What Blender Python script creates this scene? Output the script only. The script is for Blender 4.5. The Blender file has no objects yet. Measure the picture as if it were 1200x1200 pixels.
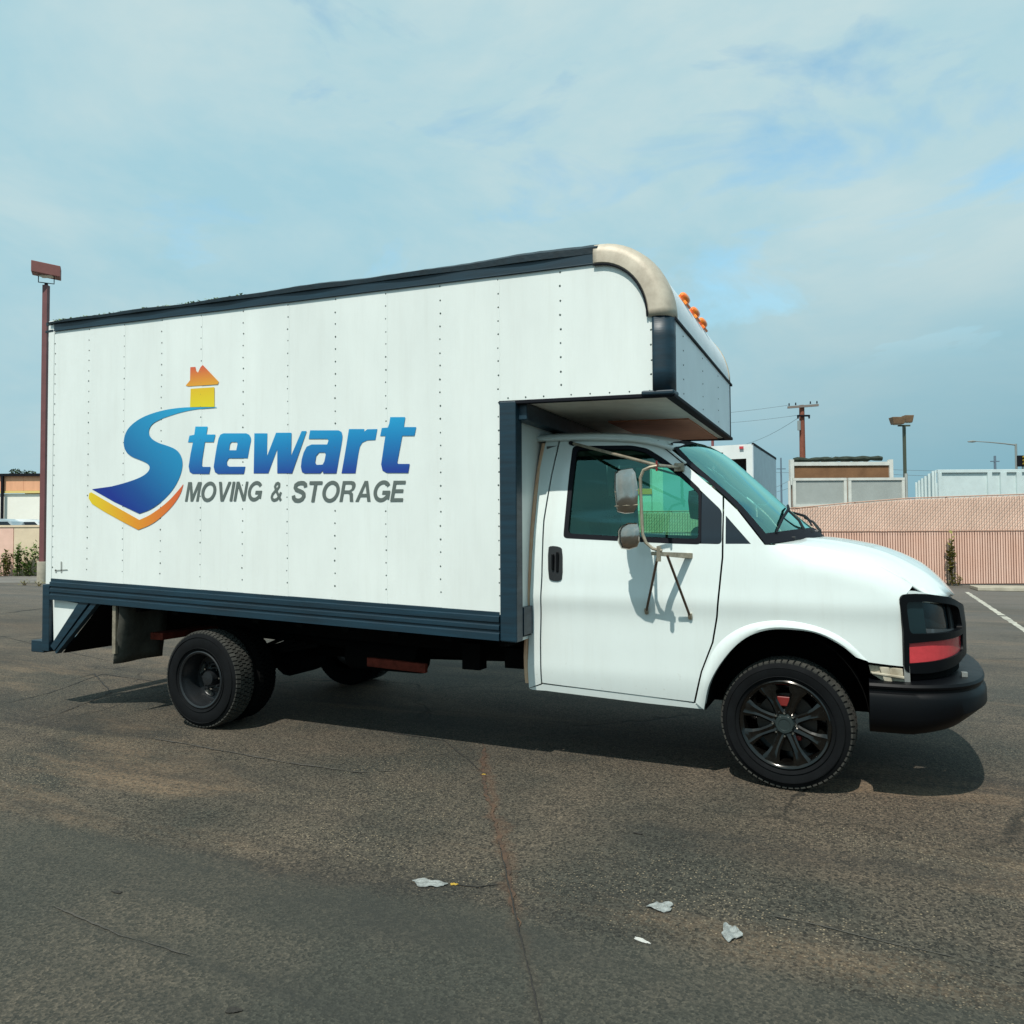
import bpy, bmesh, math, random
from math import sin, cos, pi, radians, sqrt, atan2
from mathutils import Vector, Matrix
from mathutils.geometry import delaunay_2d_cdt
random.seed(11)
S = bpy.context.scene

# ------------------------------------------------------------------ camera
CAM = Vector((0.41, -5.92, 1.53)); YAW, PIT, ROL, FPX = 0.4221, 0.029, -0.0053, 895.0
_r0 = Vector((cos(YAW), sin(YAW), 0)); FW = Vector((-sin(YAW)*cos(PIT), cos(YAW)*cos(PIT), sin(PIT)))
_u0 = _r0.cross(FW)
RT = _r0*cos(ROL) + _u0*sin(ROL); UP = _u0*cos(ROL) - _r0*sin(ROL)
cd = bpy.data.cameras.new('camera'); cam = bpy.data.objects.new('camera', cd); S.collection.objects.link(cam)
m = Matrix((RT, UP, -FW)).transposed().to_4x4(); m.translation = CAM; cam.matrix_world = m
cd.sensor_width = 36; cd.lens = 36*FPX/1200; cd.clip_end = 3000; cd.clip_start = .05
S.camera = cam
# survey helpers: where a sight line of the measured photograph meets a plane of the place
def ray(u, v): return FW + RT*((u-600)/FPX) - UP*((v-600)/FPX)
def onY(u, v, y): d = ray(u, v); return CAM + d*((y-CAM.y)/d.y)
def onX(u, v, x): d = ray(u, v); return CAM + d*((x-CAM.x)/d.x)
G = -.055      # level of the asphalt
def onZ(u, v, z=G): d = ray(u, v); return CAM + d*((z-CAM.z)/d.z)
def deep(u, v, dist): return CAM + ray(u, v)*dist

# ------------------------------------------------------------------ light
S.view_settings.view_transform = 'Standard'; S.view_settings.look = 'None'
S.view_settings.exposure = 0.0; S.view_settings.gamma = 1.0
SUN_EL = radians(58)
sl = bpy.data.lights.new('sun', 'SUN'); sl.energy = 4.45; sl.angle = radians(.6); sl.color = (1, .955, .87)
so = bpy.data.objects.new('sun', sl); S.collection.objects.link(so)
sd = Vector((-.03, -cos(SUN_EL), sin(SUN_EL)))      # towards the sun
so.rotation_euler = sd.to_track_quat('Z', 'Y').to_euler()
W = bpy.data.worlds.new('World'); S.world = W; W.use_nodes = True
wn = W.node_tree.nodes; wl = W.node_tree.links; wn.clear()
def N(nodes, t, **k):
    n = nodes.new(t)
    for a, b in k.items(): setattr(n, a, b)
    return n
sky = N(wn, 'ShaderNodeTexSky', sky_type='NISHITA', sun_disc=False, sun_elevation=SUN_EL, sun_rotation=pi)
tc = N(wn, 'ShaderNodeTexCoord'); mp = N(wn, 'ShaderNodeMapping'); mp.inputs['Scale'].default_value = (1, 1, 2.2)
mp.inputs['Rotation'].default_value = (.1, .25, .4)
wl.new(tc.outputs['Generated'], mp.inputs['Vector'])
def wnoise(sc, det, ro, dist=0):
    n = N(wn, 'ShaderNodeTexNoise'); n.inputs['Scale'].default_value = sc; n.inputs['Detail'].default_value = det
    n.inputs['Roughness'].default_value = ro; n.inputs['Distortion'].default_value = dist
    wl.new(mp.outputs['Vector'], n.inputs['Vector']); return n
n1 = wnoise(4.2, 6, .55, .5); n2 = wnoise(2.4, 6, .6, .3)
cr = N(wn, 'ShaderNodeValToRGB'); cr.color_ramp.elements[0].position = .33; cr.color_ramp.elements[1].position = .46
cr.color_ramp.elements[0].color = (.35,)*3+(1,); cr.color_ramp.elements[1].color = (1, 1, 1, 1)
wl.new(n1.outputs['Fac'], cr.inputs['Fac'])
cc = N(wn, 'ShaderNodeValToRGB'); e = cc.color_ramp.elements
e[0].position = .36; e[0].color = (3.8, 6.3, 7.2, 1); e[1].position = .66; e[1].color = (5.6, 7.2, 7.4, 1)
wl.new(n2.outputs['Fac'], cc.inputs['Fac'])
# the far side of the cloud layer, low over the ground, is greyer and darker
sx = N(wn, 'ShaderNodeSeparateXYZ'); wl.new(tc.outputs['Generated'], sx.inputs[0])
lw = N(wn, 'ShaderNodeMapRange'); lw.inputs['From Min'].default_value = 0.0; lw.inputs['From Max'].default_value = .38
lw.inputs['To Min'].default_value = 1; lw.inputs['To Max'].default_value = 0; lw.interpolation_type = 'SMOOTHSTEP'
wl.new(sx.outputs['Z'], lw.inputs['Value'])
ex = N(wn, 'ShaderNodeMapRange'); ex.inputs['From Min'].default_value = -.75; ex.inputs['From Max'].default_value = .35
ex.interpolation_type = 'SMOOTHSTEP'; ex.inputs['To Min'].default_value = .25
wl.new(sx.outputs['X'], ex.inputs['Value'])
mm = N(wn, 'ShaderNodeMath', operation='MULTIPLY'); wl.new(lw.outputs[0], mm.inputs[0]); wl.new(ex.outputs[0], mm.inputs[1])
mx0 = N(wn, 'ShaderNodeMixRGB', blend_type='MIX'); wl.new(mm.outputs[0], mx0.inputs[0]); wl.new(cc.outputs[0], mx0.inputs[1])
mx0.inputs[2].default_value = (2.1, 4.2, 5.1, 1)
cv = N(wn, 'ShaderNodeMath', operation='MAXIMUM'); lw2 = N(wn, 'ShaderNodeMapRange', interpolation_type='SMOOTHSTEP'); wl.new(sx.outputs['Z'], lw2.inputs['Value'])
lw2.inputs['From Min'].default_value = .18; lw2.inputs['From Max'].default_value = .40; lw2.inputs['To Min'].default_value = 1; lw2.inputs['To Max'].default_value = 0
wl.new(cr.outputs[0], cv.inputs[0]); wl.new(lw2.outputs[0], cv.inputs[1])
mx = N(wn, 'ShaderNodeMixRGB'); wl.new(cv.outputs[0], mx.inputs[0]); wl.new(mx0.outputs[0], mx.inputs[2])
sb = N(wn, 'ShaderNodeMixRGB', blend_type='MULTIPLY'); sb.inputs[0].default_value = 1; sb.inputs[2].default_value = (2.1, 2.75, 2.35, 1)
wl.new(sky.outputs[0], sb.inputs[1]); wl.new(sb.outputs[0], mx.inputs[1])
bg = N(wn, 'ShaderNodeBackground'); bg.inputs['Strength'].default_value = .1
wl.new(mx.outputs[0], bg.inputs['Color']); wo = N(wn, 'ShaderNodeOutputWorld'); wl.new(bg.outputs[0], wo.inputs[0])

# ------------------------------------------------------------------ materials
MATS = {}
def mat(name, col, rough=.5, metal=0, var=.0, vs=3.0, bump=0, bs=20., bd=.01, spec=.5, coat=0, alpha_col=None, aniso=None, col2=None, trans=0, em=None):
    M = bpy.data.materials.new(name); M.use_nodes = True; n = M.node_tree.nodes; l = M.node_tree.links
    b = n['Principled BSDF']; b.inputs['Roughness'].default_value = rough; b.inputs['Metallic'].default_value = metal
    b.inputs['Specular IOR Level'].default_value = spec; b.inputs['Coat Weight'].default_value = coat; b.inputs['Coat Roughness'].default_value = .08
    b.inputs['Transmission Weight'].default_value = trans
    b.inputs['Base Color'].default_value = (*col, 1)
    t = N(n, 'ShaderNodeTexCoord'); mpn = N(n, 'ShaderNodeMapping'); l.new(t.outputs['Object'], mpn.inputs[0])
    if aniso: mpn.inputs['Scale'].default_value = aniso
    if var or col2:
        z = N(n, 'ShaderNodeTexNoise'); z.inputs['Scale'].default_value = vs; z.inputs['Detail'].default_value = 7; z.inputs['Roughness'].default_value = .65
        l.new(mpn.outputs[0], z.inputs['Vector'])
        r = N(n, 'ShaderNodeValToRGB'); l.new(z.outputs['Fac'], r.inputs[0]); r.color_ramp.elements[0].position = .32; r.color_ramp.elements[1].position = .68
        c2 = col2 or tuple(c*(1-var) for c in col)
        c1 = col if col2 else tuple(min(1, c*(1+var*.4)) for c in col)
        r.color_ramp.elements[0].color = (*c2, 1); r.color_ramp.elements[1].color = (*c1, 1)
        l.new(r.outputs[0], b.inputs['Base Color'])
        rr = N(n, 'ShaderNodeMapRange'); rr.inputs['To Min'].default_value = min(1, rough*1.25+.03); rr.inputs['To Max'].default_value = rough*.85
        l.new(z.outputs['Fac'], rr.inputs[0]); l.new(rr.outputs[0], b.inputs['Roughness'])
    if bump:
        z = N(n, 'ShaderNodeTexNoise'); z.inputs['Scale'].default_value = bs; z.inputs['Detail'].default_value = 4
        l.new(mpn.outputs[0], z.inputs['Vector'])
        bp = N(n, 'ShaderNodeBump'); bp.inputs['Strength'].default_value = bump; bp.inputs['Distance'].default_value = bd
        l.new(z.outputs['Fac'], bp.inputs['Height']); l.new(bp.outputs[0], b.inputs['Normal'])
    if em: b.inputs['Emission Color'].default_value = (*em, 1); b.inputs['Emission Strength'].default_value = 1
    MATS[name] = M; return M
def streaks(M, zlo):
    n = M.node_tree.nodes; l = M.node_tree.links; b = n['Principled BSDF']; src = b.inputs['Base Color'].links[0].from_socket
    t = N(n, 'ShaderNodeTexCoord'); mpn = N(n, 'ShaderNodeMapping'); mpn.inputs['Scale'].default_value = (9, 9, .55); l.new(t.outputs['Object'], mpn.inputs[0])
    z = N(n, 'ShaderNodeTexNoise'); z.inputs['Scale'].default_value = 1.6; z.inputs['Detail'].default_value = 8; z.inputs['Roughness'].default_value = .7; l.new(mpn.outputs[0], z.inputs['Vector'])
    r = N(n, 'ShaderNodeValToRGB'); r.color_ramp.elements[0].position = .50; r.color_ramp.elements[1].position = .74; r.color_ramp.elements[0].color = (0, 0, 0, 1); r.color_ramp.elements[1].color = (.10, .10, .10, 1); l.new(z.outputs['Fac'], r.inputs[0])
    z2 = N(n, 'ShaderNodeTexNoise'); z2.inputs['Scale'].default_value = 26; z2.inputs['Detail'].default_value = 5; l.new(t.outputs['Object'], z2.inputs['Vector'])
    r2 = N(n, 'ShaderNodeValToRGB'); r2.color_ramp.elements[0].position = .66; r2.color_ramp.elements[1].position = .74; r2.color_ramp.elements[0].color = (0, 0, 0, 1); r2.color_ramp.elements[1].color = (.35, .35, .35, 1); l.new(z2.outputs['Fac'], r2.inputs[0])
    sx = N(n, 'ShaderNodeSeparateXYZ'); l.new(t.outputs['Object'], sx.inputs[0]); g = N(n, 'ShaderNodeMapRange'); g.inputs['From Min'].default_value = zlo; g.inputs['From Max'].default_value = zlo+.35; g.inputs['To Min'].default_value = .9; g.inputs['To Max'].default_value = .10; l.new(sx.outputs['Z'], g.inputs['Value'])
    m1 = N(n, 'ShaderNodeMath', operation='MULTIPLY'); l.new(r2.outputs[0], m1.inputs[0]); l.new(g.outputs[0], m1.inputs[1])
    m2 = N(n, 'ShaderNodeMath', operation='MAXIMUM'); l.new(r.outputs[0], m2.inputs[0]); l.new(m1.outputs[0], m2.inputs[1])
    x = N(n, 'ShaderNodeMixRGB'); l.new(m2.outputs[0], x.inputs[0]); l.new(src, x.inputs[1]); x.inputs[2].default_value = (.40, .38, .32, 1); l.new(x.outputs[0], b.inputs['Base Color'])
paint = mat('van_paint', (.70, .77, .75), .22, var=.03, vs=2.2, bump=.05, bs=2.5, bd=.02, coat=.6)
boxw = mat('panel_paint', (.75, .80, .77), .36, var=.08, vs=1.6, bump=.25, bs=3.2, bd=.02, aniso=(1, 1, .35), coat=.15)
streaks(boxw, .95); streaks(paint, .45)
boxf = mat('front_panel_paint', (.78, .84, .87), .45, var=.06, vs=3)
blue = mat('blue_trim_paint', (.006, .028, .046), .42, var=.45, vs=9, bump=.15, bs=60, bd=.004, aniso=(.25, 1, 3))
blued = mat('dark_roof_trim', (.008, .022, .032), .5, var=.4, vs=12, bump=.3, bs=30, bd=.01)
beige = mat('weathered_aluminium_cap', (.56, .50, .40), .50, metal=.12, col2=(.36, .31, .24), vs=7, bump=.08, bs=25, bd=.004)
blackp = mat('black_plastic', (.012, .014, .016), .45, var=.3, vs=8, bump=.15, bs=200, bd=.001)
bumperm = mat('bumper_plastic', (.0015, .002, .003), .42, spec=.18, var=.3, vs=5, bump=.1, bs=150, bd=.001)
dark = mat('underbody_black', (.004, .004, .004), .95, spec=.08)
rubberd = mat('shaded_inner_tyre', (.004, .004, .004), .95, spec=.08)  # blacker rubber: shade on the inner tyre is put into its colour
gasket = mat('rubber_seal', (.008, .009, .013), .7, spec=.15)
frit = mat('black_glass_panel', (.012, .018, .026), .15, spec=.5)
rubber = mat('tyre_rubber', (.005, .006, .007), .8, var=.35, vs=6, bump=.2, bs=120, bd=.002, spec=.15)
tread = mat('dusty_tread', (.040, .040, .034), .9, var=.5, vs=15, bump=.3, bs=120, bd=.002)
rim = mat('gloss_black_wheel', (.018, .017, .015), .15, metal=.75, coat=.6, var=.5, vs=14, bump=.1, bs=30, bd=.004)
steelb = mat('black_steel_wheel', (.010, .012, .014), .35, var=.4, vs=12)
chrome = mat('chrome', (.78, .76, .72), .10, metal=1, var=.1, vs=8)
bracket = mat('painted_bracket', (.42, .36, .27), .4, metal=.6, var=.35, vs=25)
legm = mat('tarnished_rod', (.13, .085, .06), .4, metal=.5, var=.4, vs=20)
redp = mat('red_primer', (.20, .018, .015), .4, var=.3)
redl = mat('red_lens', (.55, .05, .06), .22, coat=.5, var=.12, vs=30)
orangel = mat('amber_lens', (.95, .30, .02), .25, coat=.5, col2=(.90, .12, .02), vs=25)
rust = mat('rusty_beam', (.13, .022, .012), .8, spec=.2, var=.5, vs=12, bump=.2, bs=60)
seal_b = mat('sealant', (.58, .30, .18), .5, col2=(.66, .46, .30), vs=6)
wallin = mat('bulkhead_paint', (.55, .57, .54), .5, var=.15, vs=4)
soff = mat('soffit_aluminium', (.80, .75, .67), .5, var=.15, vs=5)
ply = mat('reddish_plywood', (.62, .23, .13), .6, var=.3, vs=5, aniso=(1, 8, 1))
flap = mat('mud_flap_rubber', (.065, .065, .052), .7, var=.5, vs=7, bump=.4, bs=14, bd=.01)
cream = mat('cream_bracket_metal', (.50, .46, .36), .5, col2=(.28, .24, .17), vs=12)
inter = mat('cab_interior', (.035, .036, .036), .8, var=.2)
interl = mat('cab_headliner', (.10, .10, .095), .9)
riv = mat('rivet_metal', (.10, .13, .12), .4, metal=.3)
lensd = mat('dark_lamp_housing', (.006, .014, .018), .12, coat=.4)
stealth = mat('silver_strip', (.35, .36, .34), .3, metal=.5)
grime = mat('grime_mark', (.30, .32, .30), .7)

def glassmat(name, tint, refl=.09, gc=(.45, .95, .85, 1)):
    M = bpy.data.materials.new(name); M.use_nodes = True; n = M.node_tree.nodes; l = M.node_tree.links; n.clear()
    o = N(n, 'ShaderNodeOutputMaterial'); t = N(n, 'ShaderNodeBsdfTransparent'); t.inputs[0].default_value = (*tint, 1)
    g = N(n, 'ShaderNodeBsdfGlossy'); g.inputs['Roughness'].default_value = .015; g.inputs['Color'].default_value = gc
    f = N(n, 'ShaderNodeFresnel'); f.inputs['IOR'].default_value = 1.52
    a = N(n, 'ShaderNodeMath', operation='MULTIPLY_ADD'); a.inputs[1].default_value = 1.6; a.inputs[2].default_value = refl*.3
    l.new(f.outputs[0], a.inputs[0]); mxx = N(n, 'ShaderNodeMixShader'); l.new(a.outputs[0], mxx.inputs[0])
    l.new(t.outputs[0], mxx.inputs[1]); l.new(g.outputs[0], mxx.inputs[2]); l.new(mxx.outputs[0], o.inputs[0]); return M
glass = glassmat('green_tinted_glass', (.42, .84, .66), .06); wglass = glassmat('windscreen_glass', (.38, .85, .72), .75, (.50, .95, .86, 1))

def gradmat(name, stops, p0, p1, rough=.35):
    """printed colour ramp running from world point p0 to p1 across the artwork"""
    M = bpy.data.materials.new(name); M.use_nodes = True; n = M.node_tree.nodes; l = M.node_tree.links; b = n['Principled BSDF']
    b.inputs['Roughness'].default_value = rough
    t = N(n, 'ShaderNodeTexCoord'); d = Vector(p1)-Vector(p0)
    s = N(n, 'ShaderNodeVectorMath', operation='SUBTRACT'); s.inputs[1].default_value = p0; l.new(t.outputs['Object'], s.inputs[0])
    q = N(n, 'ShaderNodeVectorMath', operation='DOT_PRODUCT'); q.inputs[1].default_value = d/d.length_squared; l.new(s.outputs[0], q.inputs[0])
    r = N(n, 'ShaderNodeValToRGB'); l.new(q.outputs['Value'], r.inputs[0])
    els = r.color_ramp.elements
    while len(els) < len(stops): els.new(.5)
    for e_, (p, c) in zip(els, stops): e_.position = p; e_.color = (*c, 1)
    l.new(r.outputs[0], b.inputs['Base Color']); return M

# ------------------------------------------------------------------ object helpers
def link(name, me, m=None, parent=None, smooth=False):
    if m is not None:
        for k in (m if isinstance(m, (list, tuple)) else [m]): me.materials.append(k)
    o = bpy.data.objects.new(name, me); S.collection.objects.link(o)
    if parent: o.parent = parent
    if smooth:
        me.polygons.foreach_set('use_smooth', [True]*len(me.polygons))
    return o
def mesh(name, vs, fs, m=None, parent=None, smooth=False, mi=None):
    me = bpy.data.meshes.new(name); me.from_pydata([tuple(v) for v in vs], [], fs); me.update()
    o = link(name, me, m, parent, smooth)
    if mi: me.polygons.foreach_set('material_index', mi)
    return o
def tag(o, label=None, cat=None, group=None, kind=None):
    if label: o['label'] = label
    if cat: o['category'] = cat
    if group: o['group'] = group
    if kind: o['kind'] = kind
    return o
def thing(name, label, cat, loc=(0, 0, 0), rz=0, group=None):
    o = bpy.data.objects.new(name, None); S.collection.objects.link(o); o.location = loc; o.rotation_euler.z = rz
    o.empty_display_size = .2; return tag(o, label, cat, group)
class B:
    """collects simple solids, then becomes one mesh"""
    def __init__(s): s.v = []; s.f = []
    def add(s, vs, fs):
        k = len(s.v); s.v += [Vector(v) for v in vs]; s.f += [tuple(i+k for i in f) for f in fs]; return s
    def box(s, a, b):
        x0, y0, z0 = a; x1, y1, z1 = b
        return s.add([(x0,y0,z0),(x1,y0,z0),(x1,y1,z0),(x0,y1,z0),(x0,y0,z1),(x1,y0,z1),(x1,y1,z1),(x0,y1,z1)],
                     [(0,3,2,1),(4,5,6,7),(0,1,5,4),(1,2,6,5),(2,3,7,6),(3,0,4,7)])
    def hexa(s, p):   # 8 corners, bottom ring then top ring
        return s.add(p, [(0,3,2,1),(4,5,6,7),(0,1,5,4),(1,2,6,5),(2,3,7,6),(3,0,4,7)])
    def tube(s, pts, r, n=8, cap=True):
        pts = [Vector(p) for p in pts]; rs = r if isinstance(r, (list, tuple)) else [r]*len(pts)
        rings = []
        ref = None
        for i, p in enumerate(pts):
            d = (pts[min(i+1, len(pts)-1)]-pts[max(i-1, 0)]).normalized()
            if ref is None: ref = d.orthogonal().normalized()
            ref = (ref - d*ref.dot(d)).normalized(); q = d.cross(ref)
            rings.append([p + (ref*cos(2*pi*k/n) + q*sin(2*pi*k/n))*rs[i] for k in range(n)])
        return s.loft(rings, True, cap)
    def loft(s, rings, closed=True, cap=False):
        n = len(rings[0]); vs = [v for r_ in rings for v in r_]; fs = []
        for i in range(len(rings)-1):
            for k in range(n if closed else n-1):
                a = i*n+k; b_ = i*n+(k+1) % n; fs.append((a, b_, b_+n, a+n))
        if cap: fs.append(tuple(range(n-1, -1, -1))); fs.append(tuple((len(rings)-1)*n+k for k in range(n)))
        return s.add(vs, fs)
    def lathe(s, prof, n=48, org=(0, 0, 0), ax='y', cap=False):
        rings = []
        for (r_, a) in prof:
            ring = []
            for k in range(n):
                t = 2*pi*k/n
                if ax == 'y': ring.append(Vector((org[0]+r_*cos(t), org[1]+a, org[2]+r_*sin(t))))
                else: ring.append(Vector((org[0]+r_*cos(t), org[1]+r_*sin(t), org[2]+a)))
            rings.append(ring)
        return s.loft(rings, True, cap)
    def prism(s, poly, d):      # poly of 3D points, extruded by d
        n = len(poly); d = Vector(d); vs = [Vector(p) for p in poly]+[Vector(p)+d for p in poly]
        fs = [tuple(range(n)), tuple(range(2*n-1, n-1, -1))]+[(i, i+n, (i+1) % n+n, (i+1) % n) for i in range(n)]
        return s.add(vs, fs)
    def obj(s, name, m, parent=None, smooth=False, bevel=0, auto=False):
        o = mesh(name, s.v, s.f, m, parent, smooth)
        bm = bmesh.new(); bm.from_mesh(o.data); bmesh.ops.recalc_face_normals(bm, faces=bm.faces); bm.to_mesh(o.data); bm.free()
        if smooth: o.data.set_sharp_from_angle(angle=radians(35))
        if bevel:
            bv = o.modifiers.new('bevel', 'BEVEL'); bv.width = bevel; bv.segments = 2; bv.limit_method = 'ANGLE'
            o.data.polygons.foreach_set('use_smooth', [True]*len(o.data.polygons)); bv.harden_normals = True
        return o
def copy(o, parent=None, recursive=True):
    c = o.copy(); S.collection.objects.link(c); c.parent = parent
    for ch in list(o.children): copy(ch, c)
    return c

def inside(p, poly):
    x, y = p; c = False; n = len(poly)
    for i in range(n):
        x0, y0 = poly[i]; x1, y1 = poly[(i+1) % n]
        if (y0 > y) != (y1 > y) and x < (x1-x0)*(y-y0)/(y1-y0)+x0: c = not c
    return c
def resample(poly, st, closed=True):
    out = []; n = len(poly)
    for i in range(n if closed else n-1):
        a = poly[i]; b = poly[(i+1) % n]; L = math.hypot(b[0]-a[0], b[1]-a[1]); k = max(1, int(round(L/st)))
        for j in range(k): out.append((a[0]+(b[0]-a[0])*j/k, a[1]+(b[1]-a[1])*j/k))
    if not closed: out.append(tuple(poly[-1]))
    return out
def smoothpoly(pts, closed=True, it=2):
    """Chaikin corner rounding"""
    for _ in range(it):
        q = []; n = len(pts)
        if not closed: q.append(pts[0])
        for i in range(n if closed else n-1):
            a = pts[i]; b = pts[(i+1) % n]
            q += [tuple(x*.75+y*.25 for x, y in zip(a, b)), tuple(x*.25+y*.75 for x, y in zip(a, b))]
        if not closed: q.append(pts[-1])
        pts = q
    return pts
def fillet(pts, r, n=4):
    out = []; N_ = len(pts)
    for i, p in enumerate(pts):
        a = Vector(pts[i-1][:2]); p = Vector(p[:2]); c = Vector(pts[(i+1) % N_][:2]); ra, rc = min(r, (a-p).length*.48), min(r, (c-p).length*.48)
        s0 = p+(a-p).normalized()*ra; s1 = p+(c-p).normalized()*rc
        for k in range(n+1):
            t = k/n; out.append(tuple(s0*(1-t)**2+p*2*t*(1-t)+s1*t*t))
    return out
def sheet(loops, st):
    """triangulate a 2D outline (first loop) minus holes with interior points; returns verts, tris"""
    vs = []; es = []
    rl = [resample(l, st) for l in loops]
    for l in rl:
        k = len(vs); vs += l; es += [(k+i, k+(i+1) % len(l)) for i in range(len(l))]
    xs = [p[0] for p in rl[0]]; ys = [p[1] for p in rl[0]]
    j = 0; y = min(ys)+st/2
    bnd = list(vs)
    while y < max(ys):
        x = min(xs)+(st/2 if j % 2 else 0)
        while x < max(xs):
            if inside((x, y), rl[0]) and not any(inside((x, y), h) for h in rl[1:]) and min((x-b[0])**2+(y-b[1])**2 for b in bnd) > (st*.45)**2:
                vs.append((x, y))
            x += st
        y += st*.87; j += 1
    r = delaunay_2d_cdt([Vector(v) for v in vs], es, [], 0, 1e-6)
    V = [tuple(v) for v in r[0]]; F = []
    for f in r[2]:
        c = (sum(V[i][0] for i in f)/len(f), sum(V[i][1] for i in f)/len(f))
        a_, b_, c_ = (Vector(V[i]) for i in f[:3]); ar = abs((b_-a_).cross(c_-a_)); lg = max((b_-a_).length, (c_-b_).length, (a_-c_).length)
        if ar/lg < .02*min(st, lg): continue
        if inside(c, rl[0]) and not any(inside(c, h) for h in rl[1:]): F.append(tuple(f))
    return V, F
def interp(x, pts):
    if x <= pts[0][0]: return pts[0][1]
    for (a, b), (c, d) in zip(pts, pts[1:]):
        if x <= c: return b+(d-b)*(x-a)/(c-a)
    return pts[-1][1]
def sinterp(x, pts):
    # Catmull-Rom like smooth interpolation
    n = len(pts)
    if x <= pts[0][0]: return pts[0][1]+(x-pts[0][0])*(pts[1][1]-pts[0][1])/(pts[1][0]-pts[0][0])
    if x >= pts[-1][0]: return pts[-1][1]+(x-pts[-1][0])*(pts[-1][1]-pts[-2][1])/(pts[-1][0]-pts[-2][0])
    for i in range(n-1):
        x0, y0 = pts[i]; x1, y1 = pts[i+1]
        if x <= x1:
            def sl(j):
                a = max(j-1, 0); b = min(j+1, n-1); return (pts[b][1]-pts[a][1])/(pts[b][0]-pts[a][0])
            h = x1-x0; t = (x-x0)/h; m0 = sl(i)*h; m1 = sl(i+1)*h
            return (2*t**3-3*t*t+1)*y0+(t**3-2*t*t+t)*m0+(-2*t**3+3*t*t)*y1+(t**3-t*t)*m1

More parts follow.
